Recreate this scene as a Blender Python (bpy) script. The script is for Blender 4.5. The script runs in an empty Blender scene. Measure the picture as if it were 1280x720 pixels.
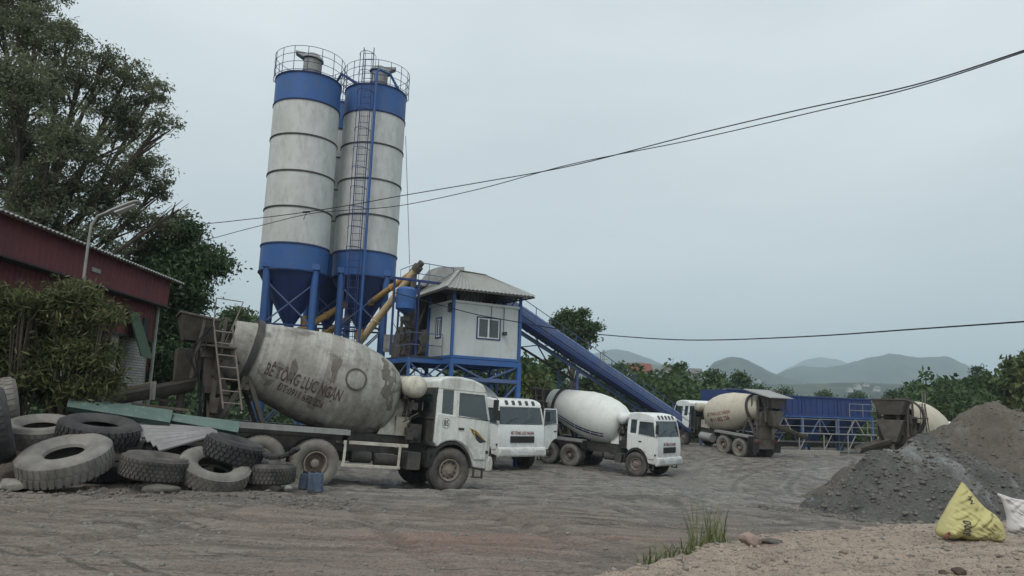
import bpy, bmesh, math, random
import numpy as np
from mathutils import Vector, Matrix, Euler
R = math.radians
PI = math.pi
random.seed(7); rng = np.random.default_rng(7)
SC = bpy.context.scene
COL = SC.collection

# ---------------------------------------------------------------- camera
CAMH = 1.35
PITCH, ROLL, F = R(9.2), R(2.0), 924.0
camd = bpy.data.cameras.new('camera'); cam = bpy.data.objects.new('camera', camd); COL.objects.link(cam)
camd.sensor_width = 36; camd.lens = 36 * F / 1280; camd.clip_start = .1; camd.clip_end = 20000
cam_m = Matrix.Rotation(PI/2 + PITCH, 4, 'X') @ Matrix.Rotation(ROLL, 4, 'Z')
cam.matrix_world = Matrix.Translation((0, 0, CAMH)) @ cam_m
SC.camera = cam
CR = cam_m.to_3x3()
def ray(u, v):
    return CR @ Vector(((u - 640) / F, (360 - v) / F, -1))
def P(u, v, Y):
    """point of the place at forward distance Y that the survey of the photograph puts at (u,v)"""
    d = ray(u, v); k = Y / d.y
    return Vector((d.x * k, Y, CAMH + d.z * k))

# ---------------------------------------------------------------- tags
def tag(o, label=None, cat=None, group=None, kind=None):
    if label: o['label'] = label
    if cat: o['category'] = cat
    if group: o['group'] = group
    if kind: o['kind'] = kind
    return o
def thing(name, label, cat, loc=(0,0,0), rot=(0,0,0), group=None):
    o = bpy.data.objects.new(name, None); o.empty_display_size = .3
    COL.objects.link(o); o.location = loc; o.rotation_euler = rot
    return tag(o, label, cat, group)

# ---------------------------------------------------------------- mesh builder
def basis(d):
    d = Vector(d).normalized()
    a = Vector((0,0,1)) if abs(d.z) < .95 else Vector((1,0,0))
    x = d.cross(a).normalized(); y = d.cross(x).normalized()
    return x, y, d
class MB:
    def __init__(s): s.v = []; s.f = []; s.m = []
    def add(s, vs, fs, mi=0):
        n = len(s.v); s.v += [tuple(p) for p in vs]
        for f in fs: s.f.append(tuple(i + n for i in f)); s.m.append(mi)
        return s
    def hexa(s, b, t, mi=0):
        """b, t: 4 points each (same order)"""
        return s.add(list(b) + list(t), [(3,2,1,0),(4,5,6,7),(0,1,5,4),(1,2,6,5),(2,3,7,6),(3,0,4,7)], mi)
    def box(s, x0, x1, y0, y1, z0, z1, mi=0):
        return s.hexa([(x0,y0,z0),(x1,y0,z0),(x1,y1,z0),(x0,y1,z0)], [(x0,y0,z1),(x1,y0,z1),(x1,y1,z1),(x0,y1,z1)], mi)
    def obox(s, c, size, M, mi=0):
        h = [x/2 for x in size]; c = Vector(c)
        pt = lambda a,b,d: c + M @ Vector((a*h[0], b*h[1], d*h[2]))
        return s.hexa([pt(-1,-1,-1),pt(1,-1,-1),pt(1,1,-1),pt(-1,1,-1)],[pt(-1,-1,1),pt(1,-1,1),pt(1,1,1),pt(-1,1,1)], mi)
    def beam(s, p0, p1, w, h=None, up=(0,0,1), mi=0):
        p0 = Vector(p0); p1 = Vector(p1); h = h or w; d = (p1-p0)
        L = d.length; d = d/L; up = Vector(up)
        if abs(d.dot(up)) > .98: up = Vector((1,0,0))
        x = d.cross(up).normalized(); z = x.cross(d).normalized()
        q = lambda p,a,b: p + x*(a*w/2) + z*(b*h/2)
        return s.hexa([q(p0,-1,-1),q(p0,1,-1),q(p0,1,1),q(p0,-1,1)],[q(p1,-1,-1),q(p1,1,-1),q(p1,1,1),q(p1,-1,1)], mi)
    def tube(s, pts, r, n=8, mi=0, cap=True):
        pts = [Vector(p) for p in pts]
        rs = r if isinstance(r, (list, tuple)) else [r]*len(pts)
        vs = []; fs = []; px = None
        for i, p in enumerate(pts):
            d = (pts[min(i+1,len(pts)-1)] - pts[max(i-1,0)])
            d = d.normalized() if d.length > 1e-9 else Vector((0,0,1))
            if px is None: px, _, _ = basis(d)
            px = (px - d*px.dot(d))
            px = px.normalized() if px.length > 1e-6 else basis(d)[0]
            y = d.cross(px)
            for k in range(n):
                a = 2*PI*k/n; vs.append(p + (px*math.cos(a) + y*math.sin(a))*rs[i])
        for i in range(len(pts)-1):
            for k in range(n):
                a=i*n+k; b=i*n+(k+1)%n; fs.append((a,b,b+n,a+n))
        if cap: fs.append(tuple(reversed(range(n)))); fs.append(tuple(range((len(pts)-1)*n, len(pts)*n)))
        return s.add(vs, fs, mi)
    def lathe(s, prof, n=32, M=None, mi=0, closed=False, cap=False, a0=0, a1=2*PI):
        """prof: list of (axial, radius); axis = local Z of M"""
        M = M or Matrix.Identity(4); full = abs(a1-a0-2*PI) < 1e-6
        m = n if full else n+1; vs = []; fs = []
        for (z, r) in prof:
            for k in range(m):
                a = a0 + (a1-a0)*k/n; vs.append(M @ Vector((r*math.cos(a), r*math.sin(a), z)))
        L = len(prof); J = L if closed else L-1
        for j in range(J):
            j2 = (j+1) % L
            for k in range(n if full else n):
                k2 = (k+1) % m if full else k+1
                fs.append((j*m+k, j*m+k2, j2*m+k2, j2*m+k))
        if cap and full: fs.append(tuple(reversed(range(m)))); fs.append(tuple(range((L-1)*m, L*m)))
        return s.add(vs, fs, mi)
    def prism(s, poly, axis, a, b, mi=0):
        """poly 2D extruded along axis ('y': poly=(x,z); 'x': poly=(y,z); 'z': poly=(x,y)) from a to b"""
        mk = {'y': lambda p,t:(p[0],t,p[1]), 'x': lambda p,t:(t,p[0],p[1]), 'z': lambda p,t:(p[0],p[1],t)}[axis]
        n = len(poly)
        vs = [mk(p,a) for p in poly] + [mk(p,b) for p in poly]
        fs = [tuple(range(n)), tuple(reversed(range(n,2*n)))] + [(i,i+n,(i+1)%n+n,(i+1)%n) for i in range(n)]
        return s.add(vs, fs, mi)
    def mesh(s, name, mats, angle=35):
        me = bpy.data.meshes.new(name); me.from_pydata(s.v, [], s.f)
        for m in (mats if isinstance(mats,(list,tuple)) else [mats]): me.materials.append(m)
        me.polygons.foreach_set('material_index', s.m)
        bm = bmesh.new(); bm.from_mesh(me); bmesh.ops.recalc_face_normals(bm, faces=bm.faces); bm.to_mesh(me); bm.free()
        if angle is not None:
            me.shade_smooth(); me.set_sharp_from_angle(angle=R(angle))
        me.update(); return me
    def build(s, name, mats, parent=None, angle=35, bevel=0, loc=None, rot=None):
        me = s.mesh(name, mats, angle)
        o = bpy.data.objects.new(name, me); COL.objects.link(o)
        if parent: o.parent = parent
        if loc is not None: o.location = loc
        if rot is not None: o.rotation_euler = rot
        if bevel:
            b = o.modifiers.new('bevel', 'BEVEL'); b.width = bevel; b.segments = 2; b.limit_method = 'ANGLE'; b.angle_limit = R(30)
        return o
def np_mesh(name, V, Fq, mat, attr=None, smooth=False, mats=None):
    """V (n,3), Fq (m,4 or 3)"""
    me = bpy.data.meshes.new(name)
    n, m, k = len(V), len(Fq), Fq.shape[1]
    me.vertices.add(n); me.vertices.foreach_set('co', np.ascontiguousarray(V, dtype=np.float32).ravel())
    me.loops.add(m*k); me.loops.foreach_set('vertex_index', np.ascontiguousarray(Fq, dtype=np.int32).ravel())
    me.polygons.add(m); me.polygons.foreach_set('loop_start', np.arange(0, m*k, k, dtype=np.int32))
    try: me.polygons.foreach_set('loop_total', np.full(m, k, dtype=np.int32))
    except Exception: pass
    if smooth: me.polygons.foreach_set('use_smooth', np.ones(m, dtype=bool))
    me.update(calc_edges=True)
    me.materials.append(mat)
    for nm, dom, arr in (attr or []):
        arr = np.asarray(arr, dtype=np.float32)
        if arr.ndim == 1:
            a = me.attributes.new(nm, 'FLOAT', dom); a.data.foreach_set('value', arr)
        else:
            a = me.attributes.new(nm, 'FLOAT_COLOR', dom); a.data.foreach_set('color', arr.ravel())
    return me
def link(name, me, parent=None):
    o = bpy.data.objects.new(name, me); COL.objects.link(o)
    if parent: o.parent = parent
    return o

# ---------------------------------------------------------------- noise
def vnoise(x, y, seed=0):
    xi = np.floor(x).astype(np.int64); yi = np.floor(y).astype(np.int64)
    xf = x - xi; yf = y - yi
    def h(a, b):
        n = (a*374761393 + b*668265263 + seed*1442695041) & 0xffffffff
        n = ((n ^ (n >> 13)) * 1274126177) & 0xffffffff
        return ((n ^ (n >> 16)) & 0xffff) / 65535.0
    u = xf*xf*(3-2*xf); v = yf*yf*(3-2*yf)
    return (h(xi,yi)*(1-u)+h(xi+1,yi)*u)*(1-v) + (h(xi,yi+1)*(1-u)+h(xi+1,yi+1)*u)*v
def fbm(x, y, oct=4, seed=0, gain=.5):
    s = 0; a = 1; t = 0
    for i in range(oct):
        s = s + a*(vnoise(x*2**i + 17.3*i, y*2**i - 9.1*i, seed+i)*2-1); t += a; a *= gain
    return s/t
def sstep(a, b, x):
    t = np.clip((x-a)/(b-a), 0, 1); return t*t*(3-2*t)

# ---------------------------------------------------------------- materials
def nt(name):
    m = bpy.data.materials.new(name); m.use_nodes = True
    t = m.node_tree; t.nodes.clear()
    out = t.nodes.new('ShaderNodeOutputMaterial'); b = t.nodes.new('ShaderNodeBsdfPrincipled')
    t.links.new(b.outputs[0], out.inputs[0]); return m, t, b
def rgba(c): return (c[0], c[1], c[2], 1)
def noise(t, scale, detail=5, rough=.6, vec=None, stretch=None, obj=True, rot=0, dist=0):
    n = t.nodes.new('ShaderNodeTexNoise'); n.inputs['Scale'].default_value = scale
    n.inputs['Detail'].default_value = detail; n.inputs['Roughness'].default_value = rough
    tc = t.nodes.new('ShaderNodeTexCoord'); v = tc.outputs['Object']
    n.inputs['Distortion'].default_value = dist
    if rot:
        m0 = t.nodes.new('ShaderNodeMapping'); m0.inputs['Rotation'].default_value = (0,0,rot); t.links.new(v, m0.inputs[0]); v = m0.outputs[0]
    if stretch:
        mp = t.nodes.new('ShaderNodeMapping'); mp.inputs['Scale'].default_value = stretch
        t.links.new(v, mp.inputs[0]); v = mp.outputs[0]
    t.links.new(v, n.inputs['Vector']); return n.outputs['Fac']
def ramp(t, src, stops):
    r = t.nodes.new('ShaderNodeValToRGB'); e = r.color_ramp.elements
    while len(e) < len(stops): e.new(.5)
    for el, (p, c) in zip(e, stops):
        el.position = p; el.color = rgba(c) if isinstance(c, (tuple, list)) else (c,c,c,1)
    t.links.new(src, r.inputs[0]); return r.outputs[0]
def mix(t, fac, a, b, mode='MIX'):
    m = t.nodes.new('ShaderNodeMix'); m.data_type = 'RGBA'; m.blend_type = mode
    for sock, val in ((m.inputs['Factor'], fac), (m.inputs['A'], a), (m.inputs['B'], b)):
        pass
    ins = {'f': m.inputs[0], 'a': m.inputs[6], 'b': m.inputs[7]}
    for key, val in (('f', fac), ('a', a), ('b', b)):
        if hasattr(val, 'is_output') or isinstance(val, bpy.types.NodeSocket): t.links.new(val, ins[key])
        elif key == 'f': ins[key].default_value = val
        else: ins[key].default_value = rgba(val)
    return m.outputs[2]
def bump(t, b, src, strength=.3, dist=.02):
    n = t.nodes.new('ShaderNodeBump'); n.inputs['Strength'].default_value = strength; n.inputs['Distance'].default_value = dist
    t.links.new(src, n.inputs['Height']); t.links.new(n.outputs[0], b.inputs['Normal']); return n
def dirty(name, base, dirt=(.1,.09,.075), amount=.5, scale=2.5, rough=.55, metal=0, bmp=.15, streak=True, rust=None, spec=.4, mud=None):
    """painted/worn surface: base colour with streaks and blotches of dirt"""
    m, t, b = nt(name)
    n1 = noise(t, scale, 6, .65)
    f1 = ramp(t, n1, [(.62-.3*amount, 0), (.85-.2*amount, amount)])
    c = mix(t, f1, base, dirt)
    if streak:
        n2 = noise(t, scale*2.2, 4, .6, stretch=(3, 3, .35))
        f2 = ramp(t, n2, [(.5, 0), (.8, amount*.7)])
        c = mix(t, f2, c, tuple(x*.8 for x in dirt))
    n3 = noise(t, scale*9, 3, .7)
    c = mix(t, ramp(t, n3, [(.35, 0), (.8, .25*amount+.04)]), c, tuple(min(1, x*1.5) for x in dirt))
    if rust:
        n4 = noise(t, scale*3.1, 7, .75); c = mix(t, ramp(t, n4, [(.6, 0), (.68, .8)]), c, rust)
    if mud:   # mud thrown up by the wheels, thickest low down
        tc = t.nodes.new('ShaderNodeTexCoord'); sx = t.nodes.new('ShaderNodeSeparateXYZ'); t.links.new(tc.outputs['Object'], sx.inputs[0])
        mr = t.nodes.new('ShaderNodeMapRange'); mr.inputs[1].default_value = .5; mr.inputs[2].default_value = 2.0; mr.inputs[3].default_value = .34; mr.inputs[4].default_value = -.12
        t.links.new(sx.outputs[2], mr.inputs[0]); ad = t.nodes.new('ShaderNodeMath'); ad.operation = 'ADD'
        t.links.new(mr.outputs[0], ad.inputs[0]); t.links.new(noise(t, 9, 7, .75), ad.inputs[1])
        c = mix(t, ramp(t, ad.outputs[0], [(.6, 0), (.9, .55)]), c, mud)
    t.links.new(c, b.inputs['Base Color'])
    r = ramp(t, n1, [(.3, rough), (.7, min(1, rough+.25))]); t.links.new(r, b.inputs['Roughness'])
    b.inputs['Metallic'].default_value = metal; b.inputs['Specular IOR Level'].default_value = spec
    if bmp: bump(t, b, n3, bmp, .01)
    return m
M = {}
M['white_paint'] = dirty('white_paint', (.66,.69,.66), (.22,.2,.16), .6, 1.6, .35, streak=True, mud=(.2,.18,.15))
M['white_clean'] = dirty('white_paint_clean', (.74,.77,.76), (.25,.23,.19), .3, 1.6, .3, mud=(.22,.2,.17))
M['dusty_white'] = dirty('dusty_white_paint', (.6,.58,.5), (.2,.17,.12), .75, 1.8, .5)
M['blue'] = dirty('blue_paint', (.028,.11,.34), (.1,.13,.17), .55, 1.5, .45)
M['blue_dusty'] = dirty('dusty_blue_paint', (.05,.1,.26), (.16,.17,.19), .7, 1.2, .6)
M['blue_deep'] = dirty('deep_blue_paint', (.018,.045,.17), (.07,.07,.08), .5, 1.2, .6)
M['silo_grey'] = None
M['dark_metal'] = dirty('dark_muddy_metal', (.035,.035,.036), (.13,.12,.1), .6, 3, .7)
M['mud_metal'] = dirty('cement_caked_metal', (.125,.112,.095), (.06,.055,.046), .8, 4, .85, bmp=.6)
M['grey_metal'] = dirty('grey_metal', (.3,.31,.3), (.12,.11,.1), .6, 3, .6)
M['black'] = dirty('black_plastic', (.018,.018,.02), (.08,.075,.065), .5, 3, .6)
M['rim'] = dirty('dusty_rim', (.26,.22,.19), (.13,.1,.08), .7, 6, .7)
M['rim_red'] = dirty('reddish_rim', (.2,.11,.09), (.18,.15,.12), .8, 6, .7)
M['orange'] = dirty('dusty_orange_screw', (.5,.3,.09), (.22,.19,.14), .6, 2.5, .6)
M['beige_pipe'] = dirty('beige_screw_pipe', (.55,.42,.24), (.25,.22,.17), .6, 2.5, .6)
M['roof_grey'] = dirty('fibre_cement_roof', (.3,.31,.3), (.19,.19,.175), .5, 2, .8)
M['panel'] = dirty('cabin_panel', (.56,.6,.6), (.33,.34,.32), .4, 1.2, .45)
M['shirt'] = dirty('cloth', (.1,.14,.2), (.06,.06,.06), .3, 6, .9)
M['red_cloth'] = dirty('red_cloth', (.5,.04,.03), (.2,.04,.03), .3, 6, .9)
M['green_board'] = dirty('green_board', (.06,.11,.07), (.09,.1,.08), .5, 4, .8)
M['blue_plastic'] = dirty('blue_plastic_can', (.04,.075,.14), (.16,.16,.16), .7, 9, .7)
M['wood'] = dirty('weathered_wood', (.16,.13,.1), (.07,.06,.05), .6, 5, .9)
M['concrete'] = dirty('rough_concrete', (.3,.29,.26), (.16,.15,.13), .6, 4, .9, bmp=.5)
M['amber'] = dirty('amber_lens', (.05,.05,.05), (.03,.03,.03), .3, 8, .3)
M['red_lens'] = dirty('red_lens', (.25,.02,.02), (.1,.05,.04), .5, 8, .35)
M['letter_red'] = dirty('dark_red_lettering', (.2,.035,.035), (.1,.05,.05), .2, 9, .6, streak=False)
M['letter_dark'] = dirty('faded_dark_lettering', (.075,.04,.045), (.16,.14,.12), .6, 7, .7, streak=False)
M['letter_black'] = dirty('black_lettering', (.03,.03,.035), (.06,.06,.06), .3, 7, .6, streak=False)
M['gold'] = dirty('gold_decal', (.45,.3,.07), (.3,.2,.08), .3, 9, .5, streak=False)
M['navy'] = dirty('navy_stripe', (.025,.03,.12), (.1,.1,.12), .3, 3, .5)
M['cable'] = dirty('black_cable', (.012,.013,.015), (.03,.03,.03), .3, 9, .7, streak=False, bmp=0)
M['trunk'] = dirty('bark', (.09,.075,.06), (.035,.03,.025), .7, 4, .95, bmp=.8)

def glass_mat(name, col=(.055,.08,.09), alpha=.62):
    m, t, b = nt(name); b.inputs['Base Color'].default_value = rgba(col)
    b.inputs['Specular IOR Level'].default_value = 1.0; b.inputs['Alpha'].default_value = alpha
    n = noise(t, 5, 5, .6); t.links.new(ramp(t, n, [(.45,.03),(.8,.25)]), b.inputs['Roughness'])
    return m
M['glass'] = glass_mat('cab_glass')
M['lamp_glass'] = glass_mat('lamp_glass', (.5,.52,.5), 1)

def silo_mat():
    m, t, b = nt('silo_sheet')
    n1 = noise(t, 1.1, 7, .7, stretch=(1,1,.6)); n2 = noise(t, 5, 5, .7, stretch=(1,1,.25)); n3 = noise(t, 1.3, 3, .6)
    c = mix(t, ramp(t, n1, [(.42,0),(.75,.75)]), (.58,.6,.59), (.37,.38,.365))
    c = mix(t, ramp(t, n2, [(.52,0),(.75,.5)]), c, (.24,.23,.2))
    c = mix(t, ramp(t, n3, [(.6,0),(.8,.25)]), c, (.6,.6,.57))
    t.links.new(c, b.inputs['Base Color']); b.inputs['Roughness'].default_value = .6
    bump(t, b, n2, .1, .02); return m
M['silo_grey'] = silo_mat()

def stone_mat(name, c1, c2, sc=6, bm=.5):
    m, t, b = nt(name); n1 = noise(t, sc, 7, .7); n2 = noise(t, sc*6, 4, .7)
    c = mix(t, ramp(t, n1, [(.35,0),(.65,1)]), c1, c2); t.links.new(c, b.inputs['Base Color'])
    b.inputs['Roughness'].default_value = .9; bump(t, b, n2, bm, .02); return m
def drum_mat(name, base, light, dark, crust, amt):
    """axis of the drum = object X; bands of wear round the drum, crusts of set concrete"""
    m, t, b = nt(name)
    band = noise(t, 1.6, 5, .7, stretch=(3.2,.12,.12)); n2 = noise(t, 2.2, 7, .7); n3 = noise(t, 14, 4, .7); n4 = noise(t, 1.7, 8, .62)
    c = mix(t, ramp(t, band, [(.4,0),(.68,1)]), base, light)
    c = mix(t, ramp(t, n2, [(.45,0),(.72,amt)]), c, dark)
    c = mix(t, ramp(t, n4, [(.62-.04*amt,0),(.635-.04*amt,crust)]), c, tuple(x*.5 for x in dark))
    c = mix(t, ramp(t, n3, [(.5,0),(.75,.35)]), c, tuple(x*.8 for x in dark))
    t.links.new(c, b.inputs['Base Color']); b.inputs['Roughness'].default_value = .7
    bump(t, b, n3, .3*amt+.05, .012); return m
M['drum_old'] = drum_mat('cement_caked_drum', (.27,.26,.23), (.43,.42,.38), (.12,.11,.095), .5, .9)
M['crust'] = stone_mat('set_cement_crust', (.11,.1,.085), (.17,.155,.13), 7)
M['drum_white'] = drum_mat('white_drum', (.68,.71,.68), (.74,.76,.73), (.48,.47,.42), .0, .35)
M['drum_cream'] = drum_mat('cream_drum', (.52,.48,.38), (.56,.52,.42), (.36,.32,.24), .15, .5)

def tyre_mat(name, base, dust, amt):
    m, t, b = nt(name); n1 = noise(t, 3, 6, .65); n2 = noise(t, 22, 4, .7)
    c = mix(t, ramp(t, n1, [(.6-.35*amt,0),(.85-.2*amt,amt)]), base, dust)
    c = mix(t, ramp(t, n2, [(.4,0),(.75,.3)]), c, tuple(x*.6 for x in dust))
    t.links.new(c, b.inputs['Base Color']); b.inputs['Roughness'].default_value = .85
    bump(t, b, n2, .3, .006); return m
M['tyre'] = tyre_mat('muddy_tyre', (.03,.03,.03), (.19,.17,.15), .7)
M['tyre_side'] = tyre_mat('dust_covered_tyre', (.07,.068,.065), (.25,.23,.2), .95)
M['tyre_dark'] = tyre_mat('dark_tyre', (.025,.025,.027), (.12,.115,.105), .55)
M['tyre_pale'] = tyre_mat('pale_dusty_tyre', (.09,.086,.08), (.25,.235,.21), .9)

def leaf_mat(name, cols, rough=.6, trans=.25):
    m, t, b = nt(name)
    a = t.nodes.new('ShaderNodeAttribute'); a.attribute_name = 'tint'
    c = ramp(t, a.outputs['Fac'], [(i/(len(cols)-1), c) for i, c in enumerate(cols)])
    t.links.new(c, b.inputs['Base Color']); b.inputs['Roughness'].default_value = rough
    b.inputs['Specular IOR Level'].default_value = .25
    tr = t.nodes.new('ShaderNodeBsdfTranslucent'); t.links.new(c, tr.inputs[0])
    mx = t.nodes.new('ShaderNodeMixShader'); mx.inputs[0].default_value = trans
    out = [n for n in t.nodes if n.type == 'OUTPUT_MATERIAL'][0]
    t.links.new(b.outputs[0], mx.inputs[1]); t.links.new(tr.outputs[0], mx.inputs[2]); t.links.new(mx.outputs[0], out.inputs[0])
    return m
M['leaf_big'] = leaf_mat('grey_green_leaves', [(.07,.08,.05),(.12,.14,.08),(.17,.195,.115),(.25,.27,.17)], .6, .45)
M['leaf_dark'] = leaf_mat('dark_glossy_leaves', [(.03,.05,.025),(.055,.095,.04),(.09,.14,.06)], .45)
M['leaf_bush'] = leaf_mat('yellow_green_willow_leaves', [(.03,.042,.016),(.06,.08,.03),(.11,.13,.05),(.17,.15,.08)])
M['leaf_mid'] = leaf_mat('mid_green_leaves', [(.03,.055,.022),(.06,.1,.035),(.1,.15,.055)])
M['leaf_olive'] = leaf_mat('olive_leaves', [(.04,.055,.02),(.08,.11,.035),(.13,.155,.055)])
M['grass'] = leaf_mat('dry_grass_blades', [(.08,.11,.04),(.15,.17,.07),(.28,.24,.13)])

# red corrugated sheet
def sheet_mat(name, c1, c2, d):
    m, t, b = nt(name); n1 = noise(t, 1.3, 6, .65, stretch=(1,1,.4)); n2 = noise(t, 9, 4, .7)
    c = mix(t, ramp(t, n1, [(.35,0),(.75,1)]), c1, c2); c = mix(t, ramp(t, n2, [(.55,0),(.8,.5)]), c, d)
    t.links.new(c, b.inputs['Base Color']); b.inputs['Roughness'].default_value = .65; return m
M['red_sheet'] = sheet_mat('dark_red_sheet', (.13,.022,.028), (.085,.017,.022), (.13,.08,.07))
M['green_sheet'] = sheet_mat('green_corrugated_sheet', (.05,.1,.085), (.11,.17,.15), (.27,.29,.27))
M['zinc_sheet'] = sheet_mat('zinc_corrugated_sheet', (.16,.16,.16), (.34,.34,.34), (.1,.09,.085))

def brick_mat():
    m, t, b = nt('whitewashed_brick'); br = t.nodes.new('ShaderNodeTexBrick')
    tc = t.nodes.new('ShaderNodeTexCoord'); mp = t.nodes.new('ShaderNodeMapping'); mp.inputs['Rotation'].default_value = (PI/2, 0, PI/2)
    sx = t.nodes.new('ShaderNodeSeparateXYZ'); cx = t.nodes.new('ShaderNodeCombineXYZ')
    ad = t.nodes.new('ShaderNodeMath'); ad.operation = 'ADD'
    t.links.new(tc.outputs['Object'], sx.inputs[0]); t.links.new(sx.outputs[0], ad.inputs[0]); t.links.new(sx.outputs[1], ad.inputs[1])
    t.links.new(ad.outputs[0], cx.inputs[0]); t.links.new(sx.outputs[2], cx.inputs[1]); t.links.new(cx.outputs[0], br.inputs['Vector'])
    br.inputs['Scale'].default_value = 1; br.inputs['Brick Width'].default_value = .22; br.inputs['Row Height'].default_value = .075
    br.inputs['Mortar Size'].default_value = .009
    br.inputs['Color1'].default_value = (.36,.36,.34,1); br.inputs['Color2'].default_value = (.27,.26,.24,1); br.inputs['Mortar'].default_value = (.14,.13,.12,1)
    n = noise(t, 4, 6, .7); c = mix(t, ramp(t, n, [(.5,0),(.8,.6)]), br.outputs['Color'], (.12,.11,.09))
    t.links.new(c, b.inputs['Base Color']); b.inputs['Roughness'].default_value = .9; bump(t, b, br.outputs['Fac'], -.5, .01); return m
M['brick'] = brick_mat()

M['stone'] = stone_mat('grey_stone', (.16,.15,.135), (.28,.27,.24))
M['stone_pink'] = stone_mat('pinkish_stone', (.34,.24,.2), (.22,.17,.15))
M['clod'] = stone_mat('brown_clod', (.07,.045,.035), (.13,.09,.07), 14, 1)
M['gravel_stone'] = stone_mat('gravel_stone', (.12,.115,.105), (.24,.23,.21), 3)
M['pile'] = stone_mat('crushed_stone_heap', (.06,.057,.052), (.13,.12,.105), 3, 1)
def pile_mat(name, c1, c2, c3):
    m, t, b = nt(name); n1 = noise(t, .8, 7, .7); n2 = noise(t, 11, 5, .75); n3 = noise(t, .55, 6, .65, stretch=(1.8,.5,1.0)); n4 = noise(t, 45, 3, .7)
    c = mix(t, ramp(t, n1, [(.38,0),(.66,1)]), c1, c2)
    c = mix(t, ramp(t, n3, [(.56,0),(.64,.7)]), c, c3)
    c = mix(t, ramp(t, n2, [(.4,.0),(.7,.6)]), c, tuple(x*.55 for x in c1))
    c = mix(t, ramp(t, n4, [(.58,.0),(.75,.5)]), c, tuple(x*1.9 for x in c2))
    t.links.new(c, b.inputs['Base Color']); b.inputs['Roughness'].default_value = .9
    bump(t, b, n2, 1, .06); return m
M['pile_grey'] = pile_mat('grey_grit_heap', (.085,.085,.083), (.15,.145,.135), (.3,.32,.32))
M['pile_brown'] = pile_mat('brown_grit_heap', (.115,.1,.085), (.16,.135,.11), (.2,.19,.17))

def ground_mat():
    m, t, b = nt('muddy_ground')
    def att(nm):
        a = t.nodes.new('ShaderNodeAttribute'); a.attribute_name = nm; return a.outputs['Fac']
    n1 = noise(t, .45, 7, .65, stretch=(1,1.7,1)); n2 = noise(t, 3.5, 7, .7, stretch=(.6,1.6,1)); n3 = noise(t, 28, 5, .75); n4 = noise(t, 90, 3, .7)
    road = mix(t, ramp(t, n1, [(.35,0),(.65,1)]), (.27,.205,.165), (.21,.172,.145))
    yard = mix(t, ramp(t, n1, [(.35,0),(.65,1)]), (.185,.165,.142), (.25,.228,.2))
    bank = mix(t, ramp(t, n2, [(.35,0),(.7,1)]), (.46,.365,.29), (.3,.24,.19))
    far = mix(t, ramp(t, n1, [(.4,0),(.6,1)]), (.05,.07,.03), (.09,.1,.05))
    c = mix(t, att('yard'), road, yard)
    ns = noise(t, 3.4, 8, .78, stretch=(.22,1.3,1), rot=R(3)); nd = noise(t, 1.9, 7, .68, stretch=(.9,.3,1))
    c = mix(t, ramp(t, ns, [(.38,.6),(.5,0)]), c, (.1,.088,.075))
    c = mix(t, ramp(t, ns, [(.54,0),(.66,.55)]), c, (.235,.215,.185))
    c2 = mix(t, ramp(t, nd, [(.42,.9),(.5,0)]), c, (.065,.058,.05)); c2 = mix(t, ramp(t, nd, [(.55,0),(.63,.5)]), c2, (.25,.245,.22))
    c = mix(t, att('yard'), c, c2)
    for (sc, st, ro, mk, mlo) in ((8,(.05,1.3,1),R(4),.5,.42),(8,(.06,1.4,1),R(-28),.37,.5),(7,(.06,1.3,1),R(38),.43,.5),(11,(.05,1.2,1),R(-62),.31,.54)):
        f = noise(t, sc, 4, .55, stretch=st, rot=ro, dist=.0); msk = ramp(t, noise(t, mk, 3, .5), [(mlo,0),(mlo+.12,1)])
        d1 = t.nodes.new('ShaderNodeMath'); d1.operation = 'MULTIPLY'; t.links.new(ramp(t, f, [(.36,.85),(.46,0)]), d1.inputs[0]); t.links.new(msk, d1.inputs[1])
        d2 = t.nodes.new('ShaderNodeMath'); d2.operation = 'MULTIPLY'; t.links.new(ramp(t, f, [(.55,0),(.64,.6)]), d2.inputs[0]); t.links.new(msk, d2.inputs[1])
        c = mix(t, d1.outputs[0], c, (.062,.057,.05)); c = mix(t, d2.outputs[0], c, (.27,.255,.225))
    c = mix(t, att('bank'), c, bank)
    c = mix(t, att('red'), c, (.27,.165,.13))
    c = mix(t, ramp(t, n2, [(.5,0),(.72,.4)]), c, (.1,.088,.077))
    c = mix(t, ramp(t, n3, [(.52,0),(.66,.6)]), c, (.3,.275,.245)); c = mix(t, ramp(t, n3, [(.36,.85),(.47,0)]), c, (.065,.057,.049))
    c = mix(t, ramp(t, n4, [(.36,.8),(.48,0)]), c, (.05,.045,.04))
    lw = t.nodes.new('ShaderNodeMath'); lw.operation = 'MULTIPLY'; t.links.new(att('low'), lw.inputs[0]); t.links.new(ramp(t, n3, [(.3,1),(.75,.55)]), lw.inputs[1])
    c = mix(t, lw.outputs[0], c, (.058,.052,.045)); c = mix(t, att('high'), c, (.29,.265,.23))  # dark wet mud in tracks, plus painted shading of grooves and ridges
    c = mix(t, att('far'), c, far)
    t.links.new(c, b.inputs['Base Color'])
    wet = att('wet'); nw = ramp(t, n2, [(.42,1),(.56,0)])
    w = t.nodes.new('ShaderNodeMath'); w.operation = 'MULTIPLY'; t.links.new(wet, w.inputs[0]); t.links.new(nw, w.inputs[1])
    t.links.new(ramp(t, w.outputs[0], [(0,.92),(.45,.5),(.8,.1)]), b.inputs['Roughness'])
    b.inputs['Specular IOR Level'].default_value = .35
    bm_ = bump(t, b, n3, .55, .035); n = t.nodes.new('ShaderNodeBump'); n.inputs['Strength'].default_value = .5; n.inputs['Distance'].default_value = .01
    n.inputs['Strength'].default_value = .9; t.links.new(n4, n.inputs['Height']); t.links.new(bm_.outputs[0], n.inputs['Normal']); t.links.new(n.outputs[0], b.inputs['Normal'])
    return m
M['ground'] = ground_mat()
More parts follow.
